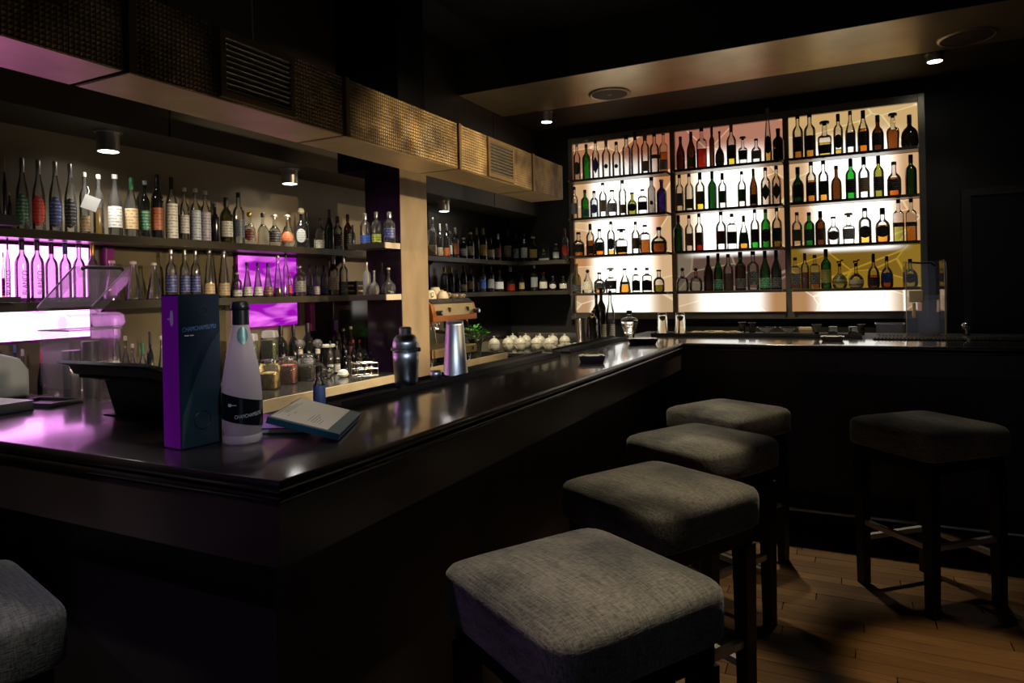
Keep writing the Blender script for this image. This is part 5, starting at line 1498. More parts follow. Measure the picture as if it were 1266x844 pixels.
# clear garnish bin with its lid flipped up, behind the till
GBX, GBY = -2.66, 1.588
gb = thing('garnish_bin', 'clear plastic bin with flipped-up lid behind the till screen', 'bin', (GBX, GBY, 1.0003), PI / 2)
def shell(mb, w0, w1, d0, d1, z0, z1, th=0.004):
    """open-top tapering tub"""
    def ring(w_, d_, z):
        return [(-w_ / 2, -d_ / 2, z), (w_ / 2, -d_ / 2, z), (w_ / 2, d_ / 2, z), (-w_ / 2, d_ / 2, z)]
    return mb.rings([ring(w0, d0, z0), ring(w1, d1, z1), ring(w1 - 2 * th, d1 - 2 * th, z1), ring(w0 - 2 * th, d0 - 2 * th, z0 + th)])
shell(MB(), 0.185, 0.20, 0.17, 0.19, 0.062, 0.340).build('tub', M_CLEARPL, gb)
MB().box(-0.10, 0.095, -0.10, 0.09, 0.0, 0.061).build('base', pbr('warm_grey_plastic', (0.30, 0.28, 0.27), 0.35), gb, False, 0.012)
for sx in (-0.1015, 0.1015):
    MB().prism([(-0.093, 0.341), (-0.118, 0.362), (-0.112, 0.392), (-0.080, 0.402), (0.05, 0.402), (0.088, 0.420), (0.104, 0.415), (0.096, 0.360), (0.080, 0.341)], 'X', sx - 0.002, sx + 0.002).build('side_cheek', M_CLEARPL, gb)
    MB().lathe([(0.026, 0), (0.026, 0.004), (0.019, 0.006), (0.008, 0.006)], 20).xf(Matrix.Translation((sx + 0.0025, -0.055, 0.366)) @ Matrix.Rotation(PI / 2, 4, 'Y')).build('hinge_boss', M_CLEARPL, gb, True)
MB().prism([(-0.093, 0.341), (-0.118, 0.362), (-0.112, 0.392), (-0.080, 0.402), (-0.082, 0.398), (-0.109, 0.389), (-0.114, 0.363), (-0.090, 0.343)], 'X', -0.099, 0.099).build('front_hood', M_CLEARPL, gb)
# lid: leaf from the hinge at the back, tilted up towards the customers
ldir = Vector((0, -0.24, 0.150)).normalized()
lnrm = Vector((0, -0.150, -0.24)).normalized()
LM = Matrix(((1, 0, 0, 0), (0, ldir.y, lnrm.y, 0.092), (0, ldir.z, lnrm.z, 0.424), (0, 0, 0, 1)))
LL = 0.283
MB().box(-0.102, 0.102, 0.0, LL, -0.004, 0.0).xf(LM).build('lid', M_CLEARPL, gb)
M_RIMPL = glass('clouded_rim', (0.75, 0.70, 0.76), 0.6, 0.12, 1.0, 1.55, 0.4, (0.8, 0.72, 0.82))
for sx in (-0.1035, 0.1035):
    MB().prism([(0.0, 0.0005), (LL, 0.0005), (LL - 0.02, 0.045), (0.03, 0.045)], 'X', sx - 0.0015, sx + 0.0015).xf(LM).build('lid_side', M_CLEARPL, gb)
    MB().tube([(sx, 0.0, -0.002), (sx, LL, -0.002)], 0.0032, 6).xf(LM).build('lid_rib', M_RIMPL, gb)
MB().box(-0.101, 0.101, LL - 0.003, LL, 0.0005, 0.045).xf(LM).build('lid_front', M_CLEARPL, gb)
MB().tube([(-0.085, LL + 0.002, 0.012), (-0.075, LL + 0.014, 0.012), (0.060, LL + 0.014, 0.012), (0.070, LL + 0.002, 0.012)], 0.007, 8).xf(LM).build('lid_handle', M_BLACKPL, gb, True)
MB().tube([(-0.10, -0.0975, 0.340), (0.10, -0.0975, 0.340), (0.10, 0.0975, 0.340), (-0.10, 0.0975, 0.340)], 0.0034, 6, True).build('tub_rim', M_RIMPL, gb, True)
for k, (px, pz) in enumerate(((-0.036, 0.22), (0.038, 0.25))):
    c = tag(MB().lathe([(0.028, 0.0), (0.032, pz - 0.03), (0.031, pz - 0.025), (0.002, pz - 0.027)], 20).build('black_cup', M_BLACKPL, None, True), ('shorter' if k == 0 else 'taller') + ' black cup standing inside the clear garnish bin', 'cup', 'black cups in the garnish bin')
    c.matrix_world = Matrix.Translation((GBX, GBY, 1.0003)) @ Matrix.Rotation(PI / 2, 4, 'Z') @ Matrix.Translation((px, 0.0, 0.0665))

# ================================================================== THINGS ON THE BACK COUNTER
ZB_ = 1.0003
def jar(loc, w_, h, fill, fillcol, label, lidkind='clamp', rot=0.5):
    t = thing('storage_jar', label, 'jar', loc, rot, 'glass storage jars on the back counter')
    hw = w_ / 2
    MB().lathe([(hw * .94, 0), (hw, .004), (hw, h * .72), (hw * .93, h * .79), (hw * .84, h * .84), (hw * .84, h * .88)], 28, 5).build('glass_body', M_CLEAR, t, True)
    MB().lathe([(hw * .90, .006), (hw * .93, .01), (hw * .93, h * fill), (hw * .6, h * fill + .006), (.003, h * fill + .009)], 28, 5).build('contents', fillcol, t, True)
    MB().lathe([(hw * .88, h * .885), (hw * .92, h * .90), (hw * .92, h * .95), (hw * .8, h * .985), (hw * .2, h)], 28, 3).build('lid', M_CLEAR, t, True)
    if lidkind == 'clamp':
        MB().tube([(hw * .88 * math.cos(a), hw * .88 * math.sin(a), h * .87) for a in [2 * PI * k / 16 for k in range(16)]], .0014, 5, True).build('wire_clamp', M_STEEL, t, True)
    return t
def filling(key, a, b, sc):
    if key in MATS:
        return MATS[key]
    m, nt, out = new_mat(key)
    bs = N(nt, 'ShaderNodeBsdfPrincipled', Roughness=0.6)
    tc = N(nt, 'ShaderNodeTexCoord')
    vo = N(nt, 'ShaderNodeTexVoronoi', Scale=sc)
    nt.links.new(tc.outputs['Object'], vo.inputs['Vector'])
    sp = N(nt, 'ShaderNodeSeparateColor')
    nt.links.new(vo.outputs['Color'], sp.inputs[0])
    nt.links.new(mix_color(nt, sp.outputs[0], a, b), bs.inputs['Base Color'])
    bp = N(nt, 'ShaderNodeBump', Strength=0.9, Distance=0.006)
    nt.links.new(vo.outputs['Distance'], bp.inputs['Height'])
    nt.links.new(bp.outputs[0], bs.inputs['Normal'])
    nt.links.new(bs.outputs[0], out.inputs[0])
    MATS[key] = m
    return m
LEMON = filling('dried_lemon', (0.75, 0.42, 0.06), (0.85, 0.66, 0.25), 70)
BERRY = filling('pink_berries', (0.55, 0.10, 0.06), (0.72, 0.28, 0.18), 130)
HERB = filling('dark_herbs', (0.03, 0.035, 0.015), (0.10, 0.09, 0.05), 150)
SEED = filling('green_seeds', (0.16, 0.22, 0.06), (0.40, 0.44, 0.20), 200)
jar((-2.545, 2.420, ZB_), 0.090, 0.146, .52, LEMON, 'clear clamp jar of yellow lemon slices')
jar((-2.605, 2.600, ZB_), 0.090, 0.140, .66, BERRY, 'clear clamp jar of pink-red berries')
jar((-2.610, 2.740, ZB_), 0.086, 0.142, .55, HERB, 'clear clamp jar of dark dried herbs')
jar((-2.735, 2.480, ZB_), 0.080, 0.135, .4, HERB, 'clear clamp jar peeking out behind the lemon jar')
def square_jar(loc, w_, h, label):
    t = thing('storage_jar', label, 'jar', loc, 0.5, 'tall green-filled storage jars')
    hw = w_ / 2
    MB().lathe([(hw * .96, 0), (hw, .004), (hw, h * .86)], 24, 8, cap1=False).build('glass_body', M_CLEAR, t, True)
    MB().lathe([(hw * .93, .005), (hw * .93, h * .80), (.003, h * .83)], 24, 8).build('contents', SEED, t, True)
    MB().lathe([(hw * 1.02, h * .862), (hw * 1.02, h * .93), (hw * .9, h)], 24, 8).build('lid', glass('frosted_lid', (0.85, 0.85, 0.82), 0.5, 0.3, 1, 1.45, 0.5, (0.8, 0.8, 0.75)), t, True)
square_jar((-2.83, 2.565, ZB_), 0.062, 0.255, 'narrower tall square jar of green seeds')
square_jar((-2.87, 2.735, ZB_), 0.078, 0.262, 'wider tall square jar of green seeds')
ll = thing('storage_jar', 'round dark jar with pale flat lid behind the decanters', 'jar', (-2.85, 3.17, ZB_))
MB().lathe([(.040, 0), (.043, .005), (.043, .125), (.038, .135)], 24).build('glass_body', bottle_glass('brown'), ll, True)
MB().lathe([(.040, .1355), (.047, .138), (.047, .150), (.044, .153)], 24).build('lid', pbr('pale_lid', (0.6, 0.58, 0.5), 0.4), ll, True)
def decanter(loc, label):
    t = thing('decanter', label, 'decanter', loc, 0, 'decanters with round glass stoppers')
    MB().lathe([(.034, 0), (.040, .004), (.042, .03), (.036, .062), (.018, .085), (.012, .10), (.012, .122), (.016, .126)], 24).build('glass_body', bottle_glass('crystal'), t, True)
    MB().lathe([(.010, .1265), (.014, .128), (.014, .150), (.010, .152)], 18).build('stopper_neck', pbr('ivory_stopper', (0.65, 0.6, 0.5), 0.35), t, True)
    rb = .028
    MB().lathe([(rb * math.sin(PI * k / 12) + .0004, .1525 + rb * (1 - math.cos(PI * k / 12))) for k in range(13)], 24).build('ball_stopper', glass('stopper_ball', (0.82, 0.78, 0.80), 0.35, 0.05, 1, 1.5, 0.15, (0.8, 0.75, 0.75)), t, True)
decanter((-2.74, 2.83, ZB_), 'crystal decanter with ball stopper behind the herb jar')
decanter((-2.665, 2.885, ZB_), 'crystal decanter with ball stopper beside the amber oil bottles')
cr = thing('crystal_bowl', 'small ribbed crystal bowl before the amber oil bottles', 'bowl', (-2.56, 2.84, ZB_))
MB().lathe([(.020, 0), (.026, .003), (.032, .028), (.036, .055), (.033, .055), (.029, .028), (.020, .006)], 20).build('bowl', bottle_glass('crystal'), cr, True)
MB().lathe([(.0372, .050), (.039, .054), (.0372, .058)], 20, cap0=False, cap1=False).build('rim', bottle_glass('crystal'), cr, True)
sh = thing('shell_dish', 'white rounded shell-like dish on the back counter', 'dish', (-2.505, 2.905, ZB_))
MB().lathe([(.018, 0), (.028, .006), (.032, .02), (.026, .035), (.012, .042), (.002, .043)], 18, 2.3, 0.8).build('shell', pbr('white_shell', (0.70, 0.70, 0.62), 0.25), sh, True)
MB().lathe([(.030, .012), (.034, .016), (.030, .020)], 18, 2.3, 0.8, cap0=False, cap1=False).build('rim', M_CERAMIC, sh, True)
rk = thing('wire_rack', 'steel wire rack at the end of the back counter', 'rack', (-2.425, 2.99, ZB_), math.radians(60))
for z in (.003, .04, .072):
    MB().tube([(-.06, -.04, z), (.06, -.04, z), (.06, .04, z), (-.06, .04, z)], .0026, 6, True).build('wire_loop', M_STEEL, rk, True)
for x in (-.06, -.02, .02, .06):
    for yy in (-.04, .04):
        MB().tube([(x, yy, .0), (x + .006, yy, .072)], .0024, 6).build('wire_upright', M_STEEL, rk, True)
for i, (x, yy, hh) in enumerate(((-2.62, 3.09, .10), (-2.565, 3.12, .115))):
    k = thing('pepper_mill', ('left ' if i == 0 else 'right ') + 'black pepper mill behind the wire rack', 'mill', (x, yy, ZB_), 0, 'black mills by the rack')
    MB().lathe([(.018, 0), (.020, .004), (.013, hh * .45), (.017, hh * .72), (.013, hh * .75)], 16).build('body', M_BLACKPL, k, True)
    MB().lathe([(.014, hh * .755), (.017, hh * .85), (.012, hh * .96), (.003, hh)], 16).build('knob', M_BLACKPL, k, True)
ct = thing('crate', 'small black crate of dried garnish on the lower shelf', 'crate', (-2.962, 3.580, 1.4485), math.radians(0))
for z in (0.0, .034, .068):
    for s in (-1, 1):
        MB().box(s * .07 - .004, s * .07 + .004, -.078, .078, z, z + .022).build('side_slat', M_BLACKPL, ct)
        MB().box(-.065, .065, s * .078 - .004, s * .078 + .004, z, z + .022).build('end_slat', M_BLACKPL, ct)
for sx in (-1, 1):
    for sy in (-1, 1):
        MB().box(sx * .07 - .007, sx * .07 + .007, sy * .078 - .007, sy * .078 + .007, 0, .092).build('corner_post', M_BLACKPL, ct)
MB().box(-.064, .064, -.072, .072, .004, .03).build('dried_garnish', LEMON, ct)['kind'] = 'stuff'

# crystal tumbler among the decanters of the upper shelf and a dark gift carton on the rear shelf
tb = thing('tumbler', 'low crystal tumbler beside the black jug, upper back-bar shelf', 'glass', (-2.92, 3.125, 1.7355))
MB().lathe([(.022, 0), (.025, .002), (.029, .055), (.027, .055), (.023, .006)], 18).build('cup', bottle_glass('crystal'), tb, True)
MB().lathe([(.0295, .052), (.0305, .055), (.0295, .058)], 18, cap0=False, cap1=False).build('rim', bottle_glass('crystal'), tb, True)
gc = thing('gift_carton', 'square dark carton with pale triangle mark on the rear shelf', 'box', (-2.615, 5.955, 1.7355))
MB().box(-.055, .055, -.05, .05, 0, .165).build('carton', pbr('charcoal_card', (0.02, 0.02, 0.018), 0.4), gc, False, .002)
MB().box(-.052, .052, -.0515, -.0502, .006, .022).build('base_band', pbr('pale_band', (0.4, 0.38, 0.32), 0.5), gc)
MB().prism([(-.012, .085), (.012, .085), (0.002, .115), (-.002, .115)], 'Y', -.0515, -.0502).build('triangle_mark', pbr('pale_band', (0.4, 0.38, 0.32), 0.5), gc)
MB().box(-.018, .018, -.0515, -.0502, .060, .066).build('print_band', pbr('pale_band', (0.4, 0.38, 0.32), 0.5), gc)
# tall frosted bottle on the left end block
fz = thing('bottle', 'tall grey frosted bottle on the end block, cut by left edge', 'bottle', (-2.845, 1.365, 1.7765))
bottle('bord frost foil silver - - - 0', 0.42, 0.042, fz, 24)

# ------------------------------------------------------------------ coffee machine
cm_ = thing('coffee_machine', 'copper-fronted espresso machine behind the column with cups on top', 'coffee machine', (0, 0, 0))
CX0, CX1, CY0, CY1 = -2.72, -2.30, 3.50, 4.04
M_COPPER = pbr('brushed_copper', (0.62, 0.22, 0.07), 0.30, 0.75, 0.25, 6)
M_BRASS = pbr('brushed_brass', (0.62, 0.46, 0.22), 0.32, 0.85, 0.15, 20, 0.05, 80)
MB().prism([(CX0, 1.27), (CX1, 1.27), (CX1, 1.305), (CX1 - 0.02, 1.38), (CX1 - 0.06, 1.41), (CX0, 1.41)], 'Y', CY0, CY1).build('head_case', M_COPPER, cm_, False, 0.004)
MB().prism([(CX1 - 0.003, 1.306), (CX1 + 0.003, 1.306), (CX1 - 0.0175, 1.379), (CX1 - 0.022, 1.377)], 'Y', CY0 + 0.03, CY1 - 0.03).build('control_panel', M_BRASS, cm_)
MB().prism([(CX1 - 0.023, 1.384), (CX1 - 0.018, 1.386), (CX1 - 0.056, 1.4135), (CX1 - 0.06, 1.412)], 'Y', CY0 + 0.02, CY1 - 0.02).build('name_strip', M_BLACKPL, cm_)
ls = MB()
for k in range(13):
    if k not in (3, 7):
        yy = CY0 + 0.12 + k * 0.024
        ls.prism([(CX1 - 0.0285, 1.3925), (CX1 - 0.0275, 1.3925), (CX1 - 0.0425, 1.4045), (CX1 - 0.0435, 1.4045)], 'Y', yy, yy + 0.013)
ls.build('name_letters', M_SATIN, cm_)
for yy in (CY0 + 0.19, CY0 + 0.42):
    MB().box(CX1 - 0.012, CX1 + 0.001, yy, yy + 0.018, 1.328, 1.356).build('gauge', M_BLACKPL, cm_)
for yy in (CY0 + 0.05, CY1 - 0.03):
    MB().tube([(CX1 - 0.004, yy, 1.325), (CX1 + 0.035, yy, 1.325)], 0.016, 14).build('steam_knob', M_BLACKPL, cm_, True)
    MB().tube([(CX1 + 0.0355, yy, 1.325), (CX1 + 0.039, yy, 1.325)], 0.011, 12).build('knob_cap', M_STEEL, cm_, True)
MB().box(CX0 + 0.01, CX0 + 0.17, CY0 + 0.03, CY1 - 0.03, 1.10, 1.2695).build('rear_column', pbr('grimy_steel', (0.30, 0.26, 0.18), 0.35, 0.8, 0.4, 9), cm_)
MB().box(CX0, CX1 - 0.012, CY0, CY1, 1.045, 1.0995).build('drip_base', M_BRASS, cm_, False, 0.003)
MB().box(CX1 - 0.0118, CX1, CY0 + 0.01, CY1 - 0.01, 1.05, 1.095).build('base_front', M_BRASS, cm_)
MB().box(CX1 + 0.0003, CX1 + 0.003, CY1 - 0.075, CY1 - 0.055, 1.065, 1.085).build('badge', M_BLACKPL, cm_)
for xx in (CX0 + 0.03, CX1 - 0.05):
    for yy in (CY0 + 0.04, CY1 - 0.04):
        MB().lathe([(0.014, 0), (0.018, 0.0445)], 12, c=(xx, yy, 1.0003)).build('foot', M_STEEL, cm_, True)
for yy in (CY0 + 0.17, CY0 + 0.38):
    gh = MB().lathe([(0.030, 0), (0.034, 0.03), (0.030, 0.055)], 18, c=(CX1 - 0.10, yy, 1.2145)).build('group_head', M_STEEL, cm_, True)
    MB().tube([(CX1 - 0.09, yy, 1.205), (CX1 - 0.01, yy, 1.195), (CX1 + 0.04, yy, 1.185)], [0.012, 0.010, 0.013], 10).build('portafilter_handle', M_BLACKPL, gh, True)
for yy in (CY0 + 0.06, CY1 - 0.05):
    MB().tube([(CX1 - 0.05, yy, 1.2695), (CX1 - 0.03, yy, 1.20), (CX1 - 0.02, yy, 1.13)], 0.005, 8).build('steam_wand', M_STEEL, cm_, True)
def cup(loc, label, r=0.042, h=0.058, up=False, name='coffee_cup', grp='cream cups on the espresso machine'):
    t = thing(name, label, 'cup', loc, random.uniform(-0.6, 0.6), grp)
    pts = [(r * .55, 0), (r * .60, .004), (r * .62, .006), (r * .92, h * .55), (r, h), (r * .94, h), (r * .86, h * .55), (r * .55, .010)]
    if not up:
        pts = [(a, h - b) for a, b in reversed(pts)]
    MB().lathe(pts, 24).build('bowl', M_CERAMIC, t, True)
    hz = h * .5
    MB().tube([(r * .92, 0, hz + h * .22), (r * 1.28, 0, hz + h * .2), (r * 1.36, 0, hz), (r * 1.2, 0, hz - h * .2), (r * .80, 0, hz - h * .24)], .0042, 8).build('handle', M_CERAMIC, t, True)
cup((-2.43, 3.665, 1.4105), 'upturned cream cup at the left end of espresso machine top')
cup((-2.57, 3.930, 1.4105), 'upturned cream cup at the back of espresso machine top', .05)
cup((-2.41, 3.785, 1.4105), 'upturned cream cup at the front of espresso machine top', .042, .05)
cup((-2.51, 3.850, 1.4105), 'large upturned cream cup in the middle of espresso machine top', .048, .078)
for i, (x, yy) in enumerate(((-2.40, 3.92), (-2.395, 3.985))):
    cup((x, yy, 1.4105), ('first' if i == 0 else 'second') + ' small white espresso cup at the right on espresso machine', .026, .03, True)
# basil plants
def basil(loc, label, seed, s=1.0):
    rd = random.Random(seed)
    t = thing('herb_pot', label, 'plant', loc, 0, 'potted basil behind the tall tin')
    MB().lathe([(.030 * s, 0), (.041 * s, .075 * s), (.044 * s, .076 * s), (.044 * s, .085 * s), (.038 * s, .085 * s), (.036 * s, .07 * s), (.003, .07 * s)], 20).build('pot', pbr('dark_glass_pot', (0.05, 0.055, 0.04), 0.2), t, True)
    lf = MB()
    st = MB()
    for k in range(70):
        a, rr = rd.uniform(0, 2 * PI), rd.random() ** .6 * .075 * s
        z = .085 * s + (.075 * s) * (1 - (rr / (.085 * s)) ** 2) * rd.uniform(.45, 1) + .01
        c = Vector((rr * math.cos(a), rr * math.sin(a), z))
        d = Vector((math.cos(a) * .8 + rd.uniform(-.5, .5), math.sin(a) * .8 + rd.uniform(-.5, .5), rd.uniform(-.2, .6))).normalized()
        side = d.cross(Vector((0, 0, 1))).normalized()
        nn = side.cross(d)
        L = rd.uniform(.018, .032) * s
        v = [c, c + d * L * .35 + side * L * .32 + nn * L * .06, c + d * L * .75 + side * L * .26 + nn * L * .08, c + d * L, c + d * L * .75 - side * L * .26 + nn * L * .08, c + d * L * .35 - side * L * .32 + nn * L * .06, c + d * L * .5 - nn * L * .05]
        lf.add(v, [(0, 1, 6), (1, 2, 6), (2, 3, 6), (3, 4, 6), (4, 5, 6), (5, 0, 6)])
        if k % 5 == 0:
            st.tube([(rr * .2 * math.cos(a), rr * .2 * math.sin(a), .07 * s), tuple(c)], .0015, 5)
    o = lf.build('leaves', pbr('basil_leaf', (0.09, 0.42, 0.03), 0.45, 0, 0.4, 30), t)
    o['kind'] = 'stuff'
    st.build('stems', pbr('basil_stem', (0.12, 0.3, 0.05), 0.5), t)
basil((-2.50, 4.365, ZB_), 'right-hand bushy green basil pot beside the teapots', 3, 1.25)
basil((-2.72, 4.24, ZB_), 'left-hand green basil pot half hidden behind the tall tin', 5, 1.1)

# cream teapots on the rear counter
def teapot(loc, label, rot, r=0.052, k=1.32):
    t = thing('teapot', label, 'teapot', loc, rot, 'cream ceramic teapots on the rear counter')
    q = r * k
    MB().lathe([(r * .60, 0), (r * .66, .003), (r * .92, q * .42), (r, q * .80), (r * .97, q * 1.06)], 24).build('body', M_CERAMIC, t, True)
    MB().lathe([(r * 1.03, q * 1.065), (r * 1.03, q * 1.12), (r * .88, q * 1.42), (r * .58, q * 1.68), (r * .20, q * 1.80), (r * .12, q * 1.84), (r * .20, q * 1.93), (r * .17, q * 2.03), (r * .03, q * 2.08)], 24).build('lid', M_CERAMIC, t, True)
    MB().tube([(r * .9, 0, q * .6), (r * 1.22, 0, q * .85), (r * 1.34, 0, q * 1.25)], [r * .20, r * .14, r * .10], 10).build('spout', M_CERAMIC, t, True)
    MB().tube([(-r * .88, 0, q * 1.0), (-r * 1.22, 0, q * 1.06), (-r * 1.32, 0, q * .8), (-r * 1.16, 0, q * .5), (-r * .92, 0, q * .42)], r * .085, 8).build('handle', M_CERAMIC, t, True)
ZT = 0.9003
for i, (x, yy) in enumerate(((-2.954, 5.50), (-2.843, 5.56), (-2.734, 5.60), (-2.593, 5.64), (-2.470, 5.66))):
    teapot((x, yy, ZT), 'cream round teapot, %s from left in the front row' % ORDINAL[i], (1.2, 1.9, 1.3, 1.8, 1.1)[i])
for i, x in enumerate((-2.969, -2.829, -2.680, -2.545, -2.424)):
    teapot((x, 5.915, ZT), 'cream round teapot, %s from left in the back row' % ORDINAL[i], 1.3 + 0.15 * i)
for i, (x, yy, s) in enumerate(((-2.364, 5.52, 1.0), (-2.335, 5.60, 1.15), (-2.300, 5.69, 1.25), (-2.260, 5.78, 1.25))):
    cup((x, yy, ZT), 'small cream cup, %s from left, right of the teapots' % ORDINAL[i], .026 * s, .055 * s, True, 'espresso_cup', 'small cream cups right of the teapots')

# ------------------------------------------------------------------ rear corner of the bar
ZC_ = 1.1003
t2 = thing('shaker_tin', 'brushed steel tin cup beside the yellow liqueur bottle, rear corner', 'tin', (-1.565, 4.10, ZC_))
MB().lathe([(.028, 0), (.030, .002), (.0385, .165), (.0395, .168), (.037, .168), (.028, .006)], 28).build('cup', M_SATIN, t2, True)
MB().lathe([(.0398, .163), (.041, .166), (.0398, .169)], 28, cap0=False, cap1=False).build('rim', M_STEEL, t2, True)
yb = thing('bottle', 'yellow-green liqueur bottle with steel pourer in the rear corner', 'bottle', (-1.560, 4.30, ZC_))
MB().lathe([(.030, 0), (.033, .003), (.033, .15), (.028, .165), (.013, .175), (.012, .19)], 24, 5).build('glass_body', bottle_glass('olive'), yb, True)
MB().lathe([(.030, .004), (.030, .145), (.003, .147)], 24, 5).build('liquid', liquid('gold'), yb, True)
MB().tube([(0, 0, .1905), (0, 0, .205), (.012, -.004, .22), (.022, -.006, .212)], .006, 8).build('pourer', M_STEEL, yb, True)
for i, (x, yy, sp, hh, rr, lab) in enumerate((
        (-1.565, 4.40, 'bord black screw black - - - 0', .32, .028, 'dark wine bottle with pourer, left of the rear corner trio'),
        (-1.575, 4.53, 'bord black screw black low cream - 0', .36, .032, 'dark wine bottle with cream label, middle of the rear corner trio'),
        (-1.540, 4.62, 'burg clear screw black low white - 0', .34, .031, 'clear sloping bottle with pourer, right of the rear corner trio'))):
    b = thing('bottle', lab, 'bottle', (x, yy, ZC_), 0.4, 'bottles with pourers in the rear corner')
    bottle(sp, hh, rr, b, 20)
    MB().tube([(0, 0, hh + .0005), (0, 0, hh + .012), (.006, -.004, hh + .03)], .0035, 7).build('pourer', M_STEEL, b, True)
skl = thing('skull_bottle', 'clear glass skull-shaped bottle at the rear corner', 'bottle', (-1.425, 4.70, ZC_), 0.35)
rings = []
for k in range(17):
    tt = k / 16
    z = .004 + .145 * tt
    # skull outline: jaw narrow, cheekbones, cranium
    rr = (.036 + .010 * min(1, tt / .25)) if tt < .3 else .046 + .020 * math.sin((tt - .3) / .7 * PI * .62)
    if tt > .82:
        rr *= math.sqrt(max(.05, 1 - ((tt - .82) / .19) ** 2))
    ring = []
    for j in range(32):
        a = 2 * PI * j / 32
        dx, dy = math.cos(a), math.sin(a)
        r_ = rr
        front = max(0, -dy)
        # eye sockets, nose, teeth line
        ex2 = abs(abs(dx) - .42)
        if .42 < tt < .62 and front > .6:
            r_ -= .011 * max(0, 1 - ex2 / .28) * math.sin((tt - .42) / .2 * PI)
        if .28 < tt < .42 and front > .8:
            r_ -= .007 * max(0, 1 - abs(dx) / .25) * math.sin((tt - .28) / .14 * PI)
        if tt < .24 and front > .5:
            r_ += .0025 * math.sin(a * 26)
        ring.append((r_ * dx * .92, r_ * dy * (1.12 if dy > 0 else 1.02), z))
    rings.append(ring)
MB().rings(rings).build('skull', bottle_glass('crystal'), skl, True)
MB().lathe([(.016, .149), (.015, .166), (.018, .170)], 18).build('neck', bottle_glass('crystal'), skl, True)
MB().lathe([(.019, .1705), (.020, .174), (.020, .192), (.016, .196)], 18).build('stopper', pbr('black_cork', (0.02, 0.018, 0.015), 0.5), skl, True)
for i, x in enumerate((-1.245, -1.115)):
    g = thing('highball_glass', ('left' if i == 0 else 'right') + ' upturned tall tapered glass on the rear bar mat', 'glass', (x, 4.925, ZC_ + 0.0125), 0, 'upturned tall glasses')
    MB().lathe([(.0400, 0.001), (.0430, 0), (.0440, .002), (.030, .155), (.028, .160), (.003, .160), (.003, .140), (.0255, .138), (.0275, .130), (.0400, 0.001)], 32, cap0=False, cap1=False).build('glass_wall', real_glass(), g, True)
    MB().lathe([(.0443, .001), (.0449, .003), (.0443, .005)], 28, cap0=False, cap1=False).build('rim', real_glass(), g, True)
def ashtray(loc, rot, label, mat, w_=0.13, d_=0.085, h=0.036):
    t = thing('ashtray', label, 'ashtray', loc, rot, 'ashtrays on the bar')
    shell(MB(), w_ * .82, w_, d_ * .82, d_, 0, h, .008).build('dish', mat, t, False, .003)
    b = MB()
    for s in (-1, 1):
        b.box(s * w_ * .32 - .008, s * w_ * .32 + .008, -d_ / 2 + .001, -d_ / 2 + .008, h + .0003, h + .003)
        b.box(s * w_ * .32 - .008, s * w_ * .32 + .008, d_ / 2 - .008, d_ / 2 - .001, h + .0003, h + .003)
    b.build('rest', M_CERAMIC, t)
    MB().box(-w_ * .46, w_ * .46, -d_ * .46, d_ * .46, h - .006, h + .0002).build('rim_band', pbr('ash_ceramic', (0.62, 0.58, 0.48), 0.4), t)
M_NAVYCER = pbr('slate_blue_ceramic', (0.30, 0.36, 0.46), 0.25)
ashtray((-1.125, 3.080, ZC_), 0.42, 'slate blue ashtray midway along the long bar', M_NAVYCER, .128, .09, .035)
ashtray((-1.190, 4.190, ZC_), 0.42, 'wide dark ashtray near the inner corner of the bar', pbr('dark_violet_ceramic', (0.03, 0.025, 0.035), 0.3), .185, .11, .036)
ashtray((-0.115, 4.640, ZC_), 0.0, 'pale grey ashtray on the rear bar under right display bay', pbr('grey_ceramic', (0.35, 0.33, 0.28), 0.35), .135, .085, .03)
# small things along the rear ledge
for i, (x, hh, rr) in enumerate(((-0.73, .088, .026), (-0.66, .085, .024), (0.05, .075, .024))):
    g = thing('shot_glass', 'dark steel cup, %s from left on the rear ledge' % ORDINAL[i], 'cup', (x, 5.22, ZC_), 0, 'dark cups on the rear ledge')
    MB().lathe([(rr * .85, 0), (rr * .9, .002), (rr, hh), (rr * .93, hh), (rr * .82, .006)], 20).build('cup', pbr('dark_steel', (0.12, 0.11, 0.09), 0.25, 0.8), g, True)
    MB().lathe([(rr * 1.01, hh - .004), (rr * 1.05, hh - .002), (rr * 1.01, hh)], 20, cap0=False, cap1=False).build('rim', M_SATIN, g, True)
for i, x in enumerate((-0.545, -0.395)):
    g = thing('cocktail_glass', ('left' if i == 0 else 'right') + ' low cocktail saucer glass on the rear ledge', 'glass', (x, 5.06, ZC_), 0, 'low cocktail glasses on the rear ledge')
    MB().lathe([(.022, 0), (.024, .002), (.006, .006), (.005, .012), (.02, .020), (.062, .058), (.059, .058), (.018, .024), (.003, .016)], 28).build('bowl', real_glass(), g, True)
    MB().tube([(.0605 * math.cos(a), .0605 * math.sin(a), .0595) for a in [2 * PI * k / 28 for k in range(28)]], .0016, 6, True).build('rim', M_STEEL, g, True)
bxs = thing('straw_caddy', 'small tan napkin caddy on the rear ledge', 'caddy', (-0.305 + 0.13 - 0.12, 5.12, ZC_))
MB().box(-.045, .045, -.035, .035, 0, .045).build('caddy', pbr('tan_card', (0.42, 0.32, 0.18), 0.5), bxs, False, .003)
MB().box(-.040, .040, -.030, .030, .0455, .058).build('napkins', M_CERAMIC, bxs)
jr = thing('jigger', 'hourglass bar jigger with dark grip on the rear bar', 'jigger', (-0.265 + 0.05, 4.93, ZC_))
MB().lathe([(.024, 0), (.026, .002), (.014, .034), (.012, .037)], 22).build('lower_cup', M_BLACKPL, jr, True)
MB().lathe([(.011, .0372), (.014, .040), (.031, .088), (.029, .088), (.010, .043)], 22).build('upper_cup', M_SATIN, jr, True)
tg2 = MB()
